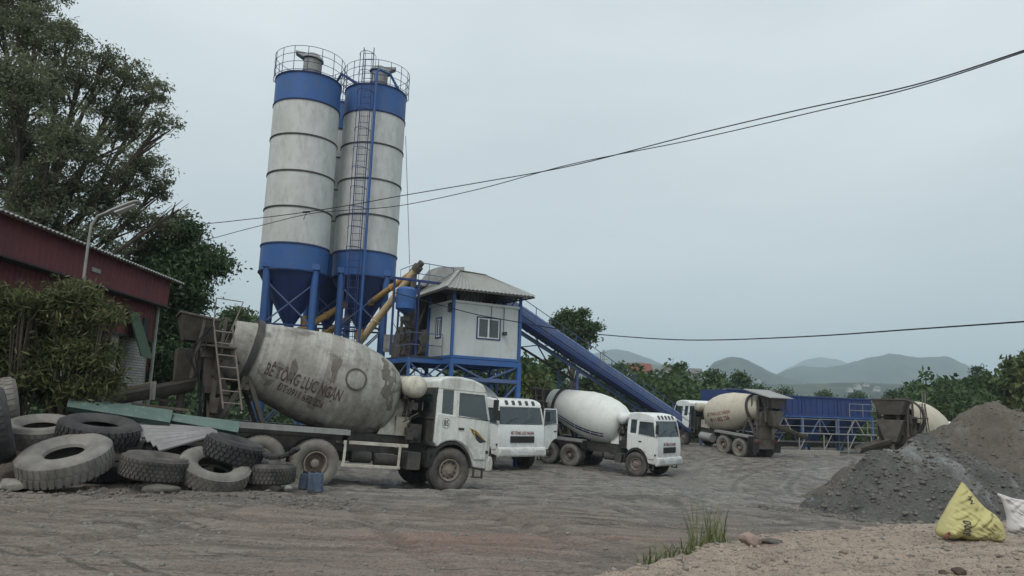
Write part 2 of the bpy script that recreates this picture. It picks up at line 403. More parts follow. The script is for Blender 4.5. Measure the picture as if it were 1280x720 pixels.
def hill_mat():
    m, t, b = nt('wooded_hillside'); n1 = noise(t, .02, 9, .75); n2 = noise(t, .09, 8, .75)
    c = mix(t, ramp(t, n1, [(.4,0),(.62,1)]), (.008,.02,.02), (.06,.075,.045)); c = mix(t, ramp(t, n2, [(.5,0),(.7,.5)]), c, (.015,.028,.014))
    t.links.new(c, b.inputs['Base Color']); b.inputs['Roughness'].default_value = .95; return m
M['hill'] = hill_mat()

# ---------------------------------------------------------------- ground relief
GP = np.array([(-14,6,0),(-8,10,0),(-4,8,0),(0,6,0),(4,6,0),(9,8,.05),(0,12,-.12),(-9,12.5,.08),(-6,12.5,0),(-5,17.5,-.55),(-1.6,19.8,-.76),(-7.5,16.8,-.5),
 (0.5,30,-1.12),(0,22,-.95),(2.5,39,-1.3),(6,35,-1.5),(10,28,-1.4),(12,47,-.6),(14.5,44,-1.0),(21,50,-1),(18,37,-1),(4,18,-.85),(4.5,12.5,-.25),(6.3,14,-.4),(9,16,-.7),
 (10,20,-1.1),(15,30,-1.45),(19,34,-1.45),(-12,20,-.3),(-12,33,-.6),(-6,35,-.9),(0,33,-1.1),(30,30,-.8),(0,70,-1.2),(40,70,-1),(-40,60,-.5),(-30,20,0),(-30,0,0),(0,-30,0),(30,5,0),(-15,12,.05),(14,14,-.1),(0,200,-1.5)], dtype=float)
BX = np.array([-50,-.3,.2,.58,1.6,3.2,4.7,6.7,9.3,14,40.]); BY = np.array([-60,4.0,5.1,6.0,7.25,9.0,10.4,11.9,13.1,13.9,14.2])
def base_h(x, y):
    x = np.asarray(x, float); y = np.asarray(y, float); s = 0; w = 0
    for (a, c, z) in GP:
        k = 1/((x-a)**2 + (y-c)**2 + .8)**1.8; s = s + k*z; w = w + k
    return s/w
TR = []
_r = random.Random(3)
for i in range(13): TR.append(('x', 6.2+i*.55+_r.uniform(-.25,.25), _r.uniform(-.03,.06), _r.uniform(-.005,.007), _r.uniform(.02,.055)))
for i in range(20): TR.append(('x', 13.2+i*.95+_r.uniform(-.5,.5), _r.uniform(.05,.34), _r.uniform(-.012,.018), _r.uniform(.03,.075)))
for i in range(9): TR.append(('y', -1+i*1.5+_r.uniform(-.5,.5), _r.uniform(.1,.35), _r.uniform(-.01,.008), _r.uniform(.03,.07)))
CI = []
for i in range(34):
    Rr = _r.uniform(14, 60); px_, py_ = _r.uniform(-6, 13), _r.uniform(13, 42); an = _r.choice((_r.uniform(-.5,.45), _r.uniform(.7,1.9)))
    sg = _r.choice((-1,1)); CI.append((px_-math.sin(an)*Rr*sg, py_+math.cos(an)*Rr*sg, Rr, _r.uniform(.02,.05), _r.uniform(.9,1.0)))
for i in range(9):
    Rr = _r.uniform(60, 200); CI.append((_r.uniform(-8,8), _r.uniform(6,13)+Rr*(1 if i%2 else -1), Rr, _r.uniform(.015,.035), .92))
def track_masks(x, y):
    lo = np.zeros_like(x); hi = np.zeros_like(x); z = np.zeros_like(x); w = .12*fbm(x*.5, y*.5, 3, 15) + .03*fbm(x*6, y*6, 2, 16)
    for i, (cx, cy, Rr, dep, g) in enumerate(CI):
        d = np.hypot(x-cx, y-cy) - Rr + w; fade = sstep(.32, .55, vnoise(x*.16+i*3.7, y*.16-i, 19))*(1-sstep(48,56,y))
        for off in (-g, g):
            e = np.abs(d-off); lo = np.maximum(lo, (1-sstep(.1,.17,e))*fade); hi = np.maximum(hi, (sstep(.15,.2,e)*(1-sstep(.24,.36,e)))*fade)
            z = z + dep*fade*(-(1-sstep(.08,.2,e)) + .55*np.exp(-((e-.25)/.06)**2))
    return lo, hi*(1-lo), np.clip(z,-.09,.06)
def rut_h(x, y):
    z = 0
    wob = .25*fbm(x*.35, y*.35, 2, 5)
    for (ax, c, k, q, dep) in TR:
        if ax == 'x': d = (y - (c + k*x + q*x*x)) / math.sqrt(1+k*k) + wob
        else: d = (x - (c + k*(y-22) + q*(y-22)**2)) + wob*1.4
        fade = .4+.6*vnoise(x*.25+c, y*.25, 9)
        for off in (-.9, .9):
            e = d - off
            z = z + fade*dep*(-np.exp(-(e/.17)**2)*(.75+.35*np.cos(e*62)) + .5*np.exp(-((np.abs(e)-.29)/.07)**2))
    lim = sstep(3.5, 5, y)*(1-sstep(52, 60, y))*sstep(-14,-9,x)
    return np.clip(z,-.16,.12)*lim*(.45+.4*sstep(11,15,y))
def bank_f(x, y):
    by = np.interp(x, BX, BY) + .35*fbm(x*1.3, y*1.3, 3, 21)
    return sstep(-.05, .4, by - y)
def ground_h(x, y, fine=True):
    x = np.asarray(x, float); y = np.asarray(y, float)
    z = base_h(x, y); bk = bank_f(x, y)
    if fine:
        near = 1 - sstep(60, 90, y)
        z = z + near*(.03*fbm(x*.5, y*.5, 3, 1) + .008*fbm(x*2.2, y*3, 4, 2) + .012*fbm(x*9,y*11,3,3))
        z = z + (rut_h(x, y)*.22 + .55*track_masks(x, y)[2]*sstep(4,6,y)*sstep(-14,-9,x))*(1-bk)
        z = z + bk*(.055*fbm(x*2.2, y*2.2, 4, 8) + .03*fbm(x*9, y*9, 3, 4))
    return z + bk*(.15 + .05*sstep(4,9,x))
def gz(x, y): return float(ground_h(np.array([x]), np.array([y]), False)[0])
def build_ground():
    xs = [0.]; 
    while xs[-1] < 7000:
        a = xs[-1]; xs.append(a + (.07 if a < 4 else .09 if a < 10 else .13 if a < 22 else (a-22)*.12+.2))
    xs = np.array([-q for q in xs[:0:-1]] + xs)
    ys = [3.2]
    while ys[-1] < 7000:
        a = ys[-1]; ys.append(a + (max(.03, .0048*a) if a < 60 else .06*a-3.1))
    back = [3.2]
    while back[-1] > -280: back.append(back[-1] - max(.4, abs(back[-1]-3.2)*.25))
    ys = np.array(back[:0:-1] + ys)
    X, Y = np.meshgrid(xs, ys); Z = ground_h(X, Y)
    nx, ny = len(xs), len(ys)
    V = np.stack([X, Y, Z], -1).reshape(-1, 3)
    i = np.arange(nx*ny).reshape(ny, nx)
    Fq = np.stack([i[:-1,:-1], i[:-1,1:], i[1:,1:], i[1:,:-1]], -1).reshape(-1, 4)
    bk = bank_f(X, Y)
    edge = Y - (12.2 + .12*X) + 1.6*fbm(X*.3, Y*.3, 3, 31)
    yard = sstep(-3.2, 1.5, edge)*(1-bk)
    red = sstep(.1, .5, fbm(X*.22, Y*.5, 4, 41))*(1-yard)*(1-bk)*.8 + bk*.35*sstep(.15,.6,fbm(X*1.2,Y*1.2,3,44))
    tl, th, tz = track_masks(X, Y); grain = .35+.65*vnoise(X*6, Y*6, 23)
    rt = rut_h(X, Y); low = sstep(.003, .025, -rt)*.5*(1-bk)*(.15+.85*sstep(11,14,Y))*grain; high = sstep(.004,.016,rt)*.5*(1-bk)*(.1+.6*sstep(11,14,Y))*grain  # grooves darkened and ridges lightened: relief shading painted into the colour
    low = np.maximum(low, tl*.85*grain*(1-bk)*sstep(5,8,Y)*(.6+.4*sstep(10,14,Y))); high = np.maximum(high, th*.6*grain*(1-bk)*(.45+.55*sstep(10,14,Y)))
    wet = (sstep(-.05, .4, fbm(X*.22, Y*.22, 3, 51))*.8 + .35)*yard*sstep(14, 18, Y) + sstep(.02,.08,-rt)*.5*(1-bk) + tl*.8*yard
    wet = np.clip(wet, 0, 1)
    far = np.clip(sstep(62, 75, Y) + sstep(20, 30, -X) + sstep(26, 34, X)*sstep(18,30,Y), 0, 1)
    at = [(n, 'POINT', a.reshape(-1)) for n, a in (('yard',yard),('bank',bk),('red',red),('low',low),('high',high),('wet',wet),('far',far))]
    me = np_mesh('ground', V, Fq, M['ground'], at, smooth=True)
    o = link('ground', me); tag(o, 'muddy rutted earth road and yard with tyre tracks', kind='structure'); return o
build_ground()
# ---------------------------------------------------------------- tyres
def tyre_mb(r=.54, w=.29, hole=.27, lugs=36, n=48, block=.016, rows=4, bulge=.018):
    mb = MB(); h = w/2
    out = [(-h*.55,hole),(-h*.8,hole+.02),(-h-bulge,hole+(r-hole)*.45),(-h-bulge*.6,r*.9),(-h*.9,r-.02),(-h*.78,r-.002),(0,r+.002),(h*.78,r-.002),(h*.9,r-.02),(h+bulge*.6,r*.9),(h+bulge,hole+(r-hole)*.45),(h*.8,hole+.02),(h*.55,hole)]
    inn = [(h*.5,hole+.01),(h*.75,hole+.06),(h*.85,r*.86),(h*.6,r*.93),(-h*.6,r*.93),(-h*.85,r*.86),(-h*.75,hole+.06),(-h*.5,hole+.01)]
    mb.lathe(out+inn, n=n, closed=True)
    for k in range(lugs):
        for j in range(rows):
            z0 = -h*.93 + j*(2*h*.93)/rows; z1 = z0 + (2*h*.93)/rows*.8
            a0 = 2*PI*(k + (.5 if j % 2 else 0))/lugs; da = 2*PI/lugs*.68
            sh = .25*da*(1 if j < rows/2 else -1)
            q = lambda a,z,rr: (rr*math.cos(a), rr*math.sin(a), z)
            e0 = r-.02 if j == 0 else r-.004; e1 = r-.02 if j == rows-1 else r-.004
            t0 = r+block*(.6 if j == 0 else 1); t1 = r+block*(.6 if j == rows-1 else 1)
            mb.hexa([q(a0,z0,e0),q(a0+da,z0,e0),q(a0+da+sh,z1,e1),q(a0+sh,z1,e1)],[q(a0,z0,t0),q(a0+da,z0,t0),q(a0+da+sh,z1,t1),q(a0+sh,z1,t1)])
    return mb
_tm = tyre_mb()
TYRE_ME = {'tyre': _tm.mesh('wheel', M['tyre'], 40), 'tyre_side': _tm.mesh('wheel', M['tyre_side'], 40)}
def rim_front_mb():
    mb = MB(); mb.lathe([(.13,.272),(.135,.25),(.09,.235),(.05,.2),(.075,.15),(.1,.12),(.1,.085),(.15,.08),(.155,.0)], n=32)
    mb.lathe([(-.1,.272),(.13,.272)], n=32)
    for k in range(10):
        a = 2*PI*k/10; mb.lathe([(.08,.014),(.115,.014),(.118,0)], n=6, M=Matrix.Translation((.135*math.cos(a),.135*math.sin(a),0)))
        b = a + PI/10; c = Vector((.195*math.cos(b),.195*math.sin(b),.055))
        mb.lathe([(0,.02),(.012,.021),(.006,0)], n=10, M=Matrix.Translation(c), mi=1)
    return mb
def rim_rear_mb():
    mb = MB(); mb.lathe([(.14,.275),(.145,.25),(.1,.235),(-.02,.225),(-.06,.2),(-.065,.13),(-.02,.12),(0,.1),(.1,.095),(.115,.07),(.12,0)], n=32)
    for k in range(10):
        a = 2*PI*k/10; mb.lathe([(-.07,.014),(-.03,.014),(-.027,0)], n=6, M=Matrix.Translation((.16*math.cos(a),.16*math.sin(a),0)))
    return mb
RIMF = {k: rim_front_mb().mesh('rim', [M[k], M['black']], 40) for k in ('rim','rim_red')}
RIMR = {k: rim_rear_mb().mesh('rim', [M[k], M['black']], 40) for k in ('rim','rim_red')}

FONT_CACHE = {}
def text_mb(s, size=1., depth=.004, bold=.012, xscale=1.):
    """flat lettering as filled outlines, local x right, y up, z out"""
    c = bpy.data.curves.new('t', 'FONT'); c.body = s; c.size = size; c.align_x = 'CENTER'; c.align_y = 'CENTER'
    c.offset = bold*size; c.extrude = depth; c.resolution_u = 3
    o = bpy.data.objects.new('t', c); COL.objects.link(o)
    dg = bpy.context.evaluated_depsgraph_get(); me = bpy.data.meshes.new_from_object(o.evaluated_get(dg))
    V = [(v.co.x*xscale, v.co.y, v.co.z) for v in me.vertices]; Fc = [tuple(p.vertices) for p in me.polygons]
    bpy.data.objects.remove(o); bpy.data.curves.remove(c); bpy.data.meshes.remove(me)
    return V, Fc
def text_on(name, s, mat, parent, origin, xdir, ydir, size, bold=.012, xscale=1., depth=.003):
    V, Fc = text_mb(s, size, depth, bold, xscale); x = Vector(xdir).normalized(); y = Vector(ydir).normalized(); z = x.cross(y); o = Vector(origin)
    mb = MB(); mb.add([o + x*a + y*b + z*c for a,b,c in V], Fc); return mb.build(name, mat, parent, angle=None)

def interp(prof, t):
    for (a, ra), (b, rb) in zip(prof, prof[1:]):
        if a <= t <= b: return ra + (rb-ra)*(t-a)/max(1e-9, b-a)
    return prof[-1][1]

def truck(label, group, front, alpha, paint='white_clean', drum='drum_white', rear_wall='dark_metal', wb=3.5, tandem=1.3, rimk='rim', stripe=False,
          lettering=None, number=None, decal=False, open_door=False, front_text=True, dirty_rear='mud_metal', side_guard=False, hopper_cover=False,
          chute_dir=(-1,-.1), bxx=-5.55, chl=2.0, patches=False, tyre='tyre', bench='dusty_white', simple=False, shaggy=True):
    fx, fy = front; L = wb + tandem/2
    rx, ry = fx - L*math.cos(alpha), fy - L*math.sin(alpha)
    zf, zr = gz(fx, fy), gz(rx, ry)
    pit = math.atan2(zf-zr, L)
    T = thing('concrete_mixer_truck', label, 'mixer truck', (fx, fy, zf-.02), (0, -pit, alpha), group)
    pm = M[paint]
    # ---- wheels
    def wheel(x, side, y, rimme, tm=tyre):
        o = link('wheel', TYRE_ME[tm], T); o.location = (x, y*side, .54); o.rotation_euler = (R(-90)*side*-1, random.uniform(0,6), 0)
        if rimme: link('rim', rimme, o)
        return o
    # local Z of the wheel must point outward: rotation about X by -90 sends Z to +Y
    for s in (1, -1):
        w = wheel(0, s, 1.05, RIMF[rimk]); w.rotation_euler = (R(-90) if s > 0 else R(90), 0, 0)
        for x in (-wb, -wb-tandem):
            w = wheel(x, s, 1.06, RIMR[rimk], 'tyre_side'); w.rotation_euler = (R(-90) if s > 0 else R(90), 0, 0)
            w = wheel(x, s, .72, None); w.rotation_euler = (R(-90), 0, 0)
    for x in (0, -wb, -wb-tandem):
        mb = MB(); mb.tube([(x,-1,.54),(x,1,.54)], .07, 10)
        if x: mb.lathe([(-.22,.1),(-.15,.2),(.15,.2),(.22,.1)], n=16, M=Matrix.Translation((x,0,.54))@Matrix.Rotation(PI/2,4,'X'))
        mb.build('axle', M['dark_metal'], T)
    # ---- chassis
    xe = -wb-tandem-1.0
    mb = MB()
    for s in (-1, 1):
        mb.box(xe, .9, s*.43-.04, s*.43+.04, .82, 1.1); mb.box(xe, -.9, s*.43-.05, s*.43+.05, 1.1, 1.28)
    for x in (-.9,-1.9,-2.8,-wb,-wb-tandem,xe+.08): mb.box(x-.05,x+.05,-.42,.42,.86,1.06)
    for x in (-wb-tandem/2,):
        for s in (-1,1): mb.box(x-.75,x+.75,s*.56-.05,s*.56+.05,.62,.74); mb.box(x-.6,x+.6,s*.56-.05,s*.56+.05,.74,.84)
    mb.build('chassis', M['dark_metal'], T, bevel=.006)
    # ---- cab body
    arch = [(.72*math.cos(R(a)), .54+.72*math.sin(R(a))) for a in range(132, 16, -12)]
    poly = [(-.6,1.93),(-.6,1.2),(-.55,1.16)] + arch + [(.72,.64),(1.14,.6),(1.25,.68),(1.28,1.2),(1.25,1.6),(1.19,1.84)]
    mb = MB(); mb.prism(poly, 'y', -1.2, 1.2); mb.build('cab', pm, T, bevel=.035, angle=40)
    rp = [(-.6,2.5),(1.03,2.5),(1.03,2.6),(.92,2.74),(.55,2.84),(.1,2.88),(-.35,2.85),(-.6,2.74)]
    mb = MB(); mb.prism(rp, 'y', -1.13, 1.13); mb.build('roof', pm, T, bevel=.07, angle=40)
    def pil(x0b,x1b,x0t,x1t,s):
        mb = MB()
        yb, yt, w = 1.195*s, 1.125*s, -.05*s; zb, ztt = 1.84, 2.52
        mb.hexa([(x0b,yb,zb),(x1b,yb,zb),(x1b,yb+w,zb),(x0b,yb+w,zb)],[(x0t,yt,ztt),(x1t,yt,ztt),(x1t,yt+w,ztt),(x0t,yt+w,ztt)])
        mb.build('pillar', pm, T, bevel=.01)
    for s in (-1,1):
        pil(-.6,-.42,-.6,-.42,s); pil(-.06,.08,-.06,.08,s); pil(1.13,1.2,.96,1.03,s)
    # rear wall
    mb = MB(); mb.box(-.63,-.585,-1.14,1.14,1.2,2.55)
    for s in (-1,1): mb.box(-.65,-.63,s*.62-.36,s*.62+.36,1.95,2.4,1); 
    mb.box(-.66,-.63,-.1,.1,1.3,2.5); mb.box(-.66,-.63,-1.1,1.1,1.75,1.8)
    mb.build('rear_wall', [M[rear_wall], M['glass']], T, bevel=.008)
    # glass
    mb = MB(); mb.hexa([(1.17,-1.1,1.87),(1.2,-1.1,1.85),(1.2,1.1,1.85),(1.17,1.1,1.87)],[(.985,-1.05,2.5),(1.015,-1.05,2.5),(1.015,1.05,2.5),(.985,1.05,2.5)])
    mb.build('windshield', M['glass'], T, angle=None)
    for s in (-1,1):
        mb = MB(); mb.hexa([(-.42,1.18*s,1.9),(-.06,1.18*s,1.9),(-.06,1.165*s,1.9),(-.42,1.165*s,1.9)],[(-.42,1.125*s,2.5),(-.06,1.125*s,2.5),(-.06,1.11*s,2.5),(-.42,1.11*s,2.5)])
        mb.build('quarter_window', M['glass'], T, angle=None)
    # interior
    mb = MB(); mb.box(.75,1.12,-1.08,1.08,1.85,1.98); mb.lathe([(0,.22),(.025,.235),(.05,.22),(.025,.2)], n=20, closed=True, M=Matrix.Translation((.62,.5,2.02))@Matrix.Rotation(R(-35),4,'Y'))
    mb.build('dashboard', M['black'], T)
    for s in (-1,1):
        mb = MB(); mb.box(-.1,.3,s*.5-.25,s*.5+.25,1.75,1.95); mb.hexa([(-.25,s*.5-.24,1.8),(-.1,s*.5-.24,1.8),(-.1,s*.5+.24,1.8),(-.25,s*.5+.24,1.8)],[(-.35,s*.5-.22,2.35),(-.25,s*.5-.22,2.35),(-.25,s*.5+.22,2.35),(-.35,s*.5+.22,2.35)])
        mb.build('seat', M['roof_grey'], T, bevel=.03)
    # doors, origin at the front hinge
    for s in (-1,1):
        dx = lambda x: x-1.12
        mb = MB(); dp = [(.06,1.3),(.3,1.24),(.5,1.12),(.66,.95),(.72,.84),(1.12,.84),(1.15,1.4),(1.13,1.84),(.06,1.9)]
        mb.prism([(dx(a),b) for a,b in dp], 'y', -.012*s, .022*s)
        y0, y1 = .015*s, -.055*s
        def fr(a, b): mb.beam((dx(a[0]), y0 + (y1-y0)*(a[1]-1.85)/.65, a[1]), (dx(b[0]), y0+(y1-y0)*(b[1]-1.85)/.65, b[1]), .05, .045, up=(0,1,0))
        fr((.085,1.86),(.085,2.5)); fr((.06,2.49),(.98,2.49)); fr((.97,2.51),(1.13,1.84))
        d = mb.build('door', pm, T, bevel=.01, loc=(1.12, 1.205*s, 0), rot=(0,0,R(-82) if (open_door and s>0) else 0))
        mb = MB(); mb.hexa([(dx(.1),y0,1.89),(dx(1.1),y0,1.85),(dx(1.1),y0-.012*s,1.85),(dx(.1),y0-.012*s,1.89)],[(dx(.1),y1,2.47),(dx(.96),y1,2.47),(dx(.96),y1-.012*s,2.47),(dx(.1),y1-.012*s,2.47)])
        mb.build('window', M['glass'], d, angle=None)
        mb = MB(); mb.tube([(dx(.1),y0,1.87),(dx(1.12),y0+.004*s,1.83)],.014,6); mb.box(dx(.14),dx(.32),.02*s,.05*s,1.55,1.6); mb.build('handle', M['black'], d, bevel=.008)
        # mirror
        mb = MB(); yy = 1.24*s
        mb.tube([(1.16,1.2*s,2.45),(1.28,1.36*s,2.42),(1.28,1.38*s,1.95),(1.18,1.21*s,1.8)], .014, 6); mb.box(1.24,1.31,1.33*s-.1,1.33*s+.1,1.98,2.38)
        mb.build('mirror', M['black'], T, bevel=.02)
    # fenders, bumper, grille, lights
    for s in (-1,1):
        mb = MB(); pr = [(-.02,.6),(-.02,.74),(.02,.74),(.02,.6)]
        a0, a1 = R(8), R(172)
        Mx = Matrix.Translation((0,0,.54))
        vs=[];fs=[];n=16
        for k in range(n+1):
            a=a0+(a1-a0)*k/n
            for (rr,y) in ((.64,1.235),(.7,1.235),(.7,.72),(.66,.72)): vs.append((rr*math.cos(a), y*s, .54+rr*math.sin(a)))
        for k in range(n):
            for j in range(4): fs.append((k*4+j,k*4+(j+1)%4,k*4+4+(j+1)%4,k*4+4+j))
        fs += [(0,1,2,3),(n*4,n*4+1,n*4+2,n*4+3)]
        mb.add(vs,fs); mb.box(-.75,-.66,.75*s,1.2*s,.58,.95); mb.build('fender', M['black'], T)
        mb = MB(); mb.box(.74,1.1,1.2*s-.02,1.2*s+.05,.38,.42); mb.box(.76,.8,1.2*s-.03,1.2*s+.03,.38,.62); mb.box(1.04,1.08,1.2*s-.03,1.2*s+.03,.38,.62); mb.build('step', M['dark_metal'], T)
        mb = MB(); mb.box(1.1,1.2,1.2*s,1.235*s,1.0,1.08); mb.build('indicator', M['amber'], T, bevel=.01)
    mb = MB(); mb.prism([(1.16,.56),(1.33,.56),(1.4,.62),(1.4,.8),(1.36,.92),(1.24,.95)],'y',-1.22,1.22)
    bmp = mb.build('bumper', pm, T, bevel=.03)
    for s in (-1,1):
        mb = MB(); mb.box(1.385,1.405,s*.88-.24,s*.88+.24,.66,.84); mb.build('headlight', M['lamp_glass'], bmp, bevel=.015)
    mb = MB(); mb.box(1.4,1.41,-.26,.26,.64,.8); mb.build('number_plate', M['panel'], bmp)
    mb = MB(); mb.box(1.262,1.3,-.62,.62,1.12,1.38)
    for k in range(4): mb.box(1.3,1.315,-.6,.6,1.14+k*.06,1.17+k*.06)
    mb.build('grille', M['black'], T)
    for k in (-.8,.1):
        mb = MB(); mb.tube([(1.225,k,1.86),(1.19,k+.4,2.06),(1.17,k+.62,2.12)],.012,5); mb.build('wiper', M['black'], T)
    for k in (-.7,-.35,0,.35,.7):
        mb = MB(); mb.hexa([(.9,k-.07,2.68),(1.02,k-.07,2.6),(1.02,k+.07,2.6),(.9,k+.07,2.68)],[(.92,k-.07,2.79),(1.0,k-.07,2.7),(1.0,k+.07,2.7),(.92,k+.07,2.79)]); mb.build('marker_light', M['amber'], T)
    if front_text: text_on('lettering', 'BÊ TÔNG LỤC NGẠN', M['letter_red'], T, (1.287,0,1.5), (0,1,0), (-.06,0,1), .17, .02, .72)
    if number:
        # round numbered badge on both rear cab corners' side (photo shows the right-hand side)
        mb = MB(); mb.lathe([(0,.115),(.004,.115),(.004,0)], n=28, M=Matrix.Translation((-.26,-1.202,1.68))@Matrix.Rotation(PI/2,4,'X'))
        mb.lathe([(0,.125),(.003,.125),(.003,.113),(0,.113)], n=28, closed=True, M=Matrix.Translation((-.26,-1.203,1.68))@Matrix.Rotation(PI/2,4,'X'), mi=1)
        bd = mb.build('number_badge', [M['white_paint'], M['letter_black']], T)
        text_on('lettering', number, M['letter_black'], bd, (-.26,-1.207,1.68), (1,0,0), (0,0,1), .2, .015, .8)
    if decal:
        mb = MB(); yd = -1.231
        for k in range(4):
            o = k*.055
            mb.prism([(.42+o*.9,1.62-o*.6),(.62+o*.6,1.56-o*.8),(.86-o*.1,1.36-o*.15),(.93,1.3),(.7+o*.3,1.42-o),(.5+o*.8,1.5-o)][::1],'y',yd-.001*k,yd+.002, k%2)
        mb.build('door_decal', [M['gold'], M['letter_black']], T, angle=None)
    # ---- pedestals, drum
    A = Vector((-1.25,0,2.06)); B = Vector((bxx,0,3.02)); ax = (B-A).normalized(); Ld = (B-A).length
    dm = Matrix.Translation(A) @ ax.to_track_quat('X','Z').to_matrix().to_4x4()
    prof = [(0,.0),(.0,.42),(.06,.6),(.2,.82),(.45,.98),(.8,1.09),(1.25,1.16),(1.7,1.175),(2.2,1.14),(2.9,1.0),(3.6,.85),(4.0,.74),(Ld,.66),(Ld,.55),(Ld-.4,.6)]
    ML = Matrix.Rotation(PI/2,4,'Y')
    mb = MB(); mb.lathe(prof, n=56, M=ML); 
    for (tt) in (1.25, 2.2, 3.6): mb.lathe([(tt-.01,interp(prof[1:],tt)),(tt-.008,interp(prof[1:],tt)+.008),(tt+.012,interp(prof[1:],tt)+.008),(tt+.016,interp(prof[1:],tt)-.002)], n=56, M=ML)
    dr = mb.build('drum', M[drum], T, angle=30); dr.matrix_local = dm
    mb = MB(); mb.lathe([(3.75,.78),(3.75,.86),(3.9,.86),(3.9,.74)], n=56, M=ML); mb.build('roller_ring', M['dark_metal'], dr)
    def onto(V, t0, phi0, mir=1, lift=.006):
        """lay x along the drum axis (towards the cab), y round it, on the right-hand side of the truck"""
        out = []
        for (x, y, z) in V:
            tt = t0 - x*mir; r = interp(prof[1:], tt) + lift + z; a = phi0 + y/r
            # drum local: X axis rearward, find 'up' and 'right side'
            out.append((tt, r*math.cos(a), r*math.sin(a)))
        return out
    up_l = dm.to_3x3().inverted() @ Vector((0,0,1)); rt_l = dm.to_3x3().inverted() @ Vector((0,-1,0)); lf_l = -rt_l
    def side_map(V, t0, phi0, side, lift=.006):
        base = rt_l if side < 0 else lf_l; out=[]; up=(up_l - Vector((1,0,0))*up_l.x).normalized()
        sgn = 1 if side < 0 else -1
        for (x,y,z) in V:
            tt = t0 - x*sgn; r = interp(prof[1:], min(max(tt,.02),Ld-.01)) + lift + z; a = phi0 + y/r
            p = base*math.cos(a)*r + up*math.sin(a)*r; out.append((tt,p.y,p.z))
        return out
    for (s_, t0, phi, size, bold, xs, side, mk) in (lettering or []):
        V, Fc = text_mb(s_, size, .001, bold, xs); mb = MB(); mb.add(side_map(V,t0,phi,side), Fc); mb.build('lettering', M[mk], dr, angle=None)
    if stripe:
        for side in (-1,1):
            V=[];Fc=[];n=40
            for k in range(n+1):
                x = -2.0 + 3.5*k/n
                for y in (-.11,.11): V.append((x,y,0))
            for k in range(n): Fc.append((2*k,2*k+1,2*k+3,2*k+2))
            mb=MB(); mb.add(side_map(V,2.1,R(-33),side,.004),Fc); mb.build('stripe', M['navy'], dr, angle=None)
    if patches:
        # round inspection hatch and crusts of set concrete
        hv=[];hf=[];n=30
        for k in range(n):
            a=2*PI*k/n
            for rr,zz in ((.27,.0),(.27,.02),(.235,.02),(.235,.0)): hv.append((rr*math.cos(a),rr*math.sin(a),zz))
        for k in range(n):
            for j in range(3): hf.append((k*4+j,k*4+j+1,((k+1)%n)*4+j+1,((k+1)%n)*4+j))
        mb=MB(); mb.add(side_map(hv,1.45,R(8),-1,.0),hf); mb.build('hatch_ring', M['mud_metal'], dr)
        rr_=random.Random(5)
        for (t0,phi,sx,sy) in ((.62,R(28),.2,.34),(.5,R(8),.17,.3),(.75,R(50),.1,.2),(2.0,R(12),.09,.3),(2.9,R(-5),.07,.22),(.35,R(-10),.06,.12)):
            V=[(0,0,.012)];n=26
            for k in range(n):
                a=2*PI*k/n; q=1+.45*(rr_.random()-.5)+.25*math.sin(3*a+t0*9); V.append((sx*q*math.cos(a),sy*q*math.sin(a),.012))
            for k in range(n):
                a=2*PI*k/n; V.append((V[k+1][0]*1.06,V[k+1][1]*1.06,-.004))
            Fc=[(0,1+k,1+(k+1)%n) for k in range(n)]+[(1+k,1+n+k,1+n+(k+1)%n,1+(k+1)%n) for k in range(n)]
            mb=MB(); mb.add(side_map(V,t0,phi,-1,0),Fc); mb.build('cement_crust', M['crust'], dr)
    mb = MB()
    for s in (-1,1):
        mb.hexa([(-1.75,s*.5-.03,1.28),(-.95,s*.5-.03,1.28),(-.95,s*.5+.03,1.28),(-1.75,s*.5+.03,1.28)],[(-1.4,s*.3-.03,2.0),(-1.0,s*.3-.03,2.0),(-1.0,s*.3+.03,2.0),(-1.4,s*.3+.03,2.0)])
    mb.box(-1.3,-.95,-.55,.55,1.28,1.75); mb.lathe([(-.25,.3),(.05,.34),(.22,.4)], n=24, cap=True, M=dm@Matrix.Translation((-.2,0,0))@ML)
    mb.build('front_pedestal', M[bench], T, bevel=.01)
    mb = MB(); mb.box(-1.0,-.7,-.8,.1,1.15,1.6); mb.box(-.95,-.72,.2,.8,1.3,1.9)
    rr_=random.Random(int(fx*10))
    for k in range(14 if not simple else 6):
        y=rr_.uniform(-1,.9); p=[(rr_.uniform(-1.2,-.7),y+rr_.uniform(-.25,.25),rr_.uniform(1.1,2.2)) for _ in range(4)]; mb.tube(p,.02,5)
    for k in range(6): mb.box(*(lambda a,b,c: (a,a+.15,b,b+.2,c,c+.18))(rr_.uniform(-1.2,-.85),rr_.uniform(-1.05,-.6),rr_.uniform(1.1,2.0)))
    mb.tube([(-.75,.9,.9),(-.75,.9,2.6),(-.85,.9,2.75)],.07,10)
    mb.build('engine_gear', M['dark_metal'], T)
    # water tank across the truck behind the cab
    mb = MB(); Mw = Matrix.Translation((-.98,0,2.52))@Matrix.Rotation(PI/2,4,'X')
    mb.lathe([(-1.08,0),(-1.06,.12),(-1.0,.23),(-.9,.28),(.9,.28),(1.0,.23),(1.06,.12),(1.08,0)], n=28, M=Mw)
    for s in (-.6,.6): mb.lathe([(s-.03,.285),(s-.03,.292),(s+.03,.292),(s+.03,.285)],n=28,M=Mw)
    mb.build('water_tank', M['dusty_white'] if not stripe else pm, T, angle=50)
    mb = MB()
    mb.beam((-1.1,.5,1.3),(-1.05,.5,2.3),.07); mb.beam((-1.1,-.5,1.3),(-1.05,-.5,2.3),.07); mb.box(-1.2,-.8,-.65,.65,2.2,2.3)
    mb.build('tank_bracket', M['dark_metal'], T)
    # rear pedestal and rollers
    mb = MB(); xr = -5.0
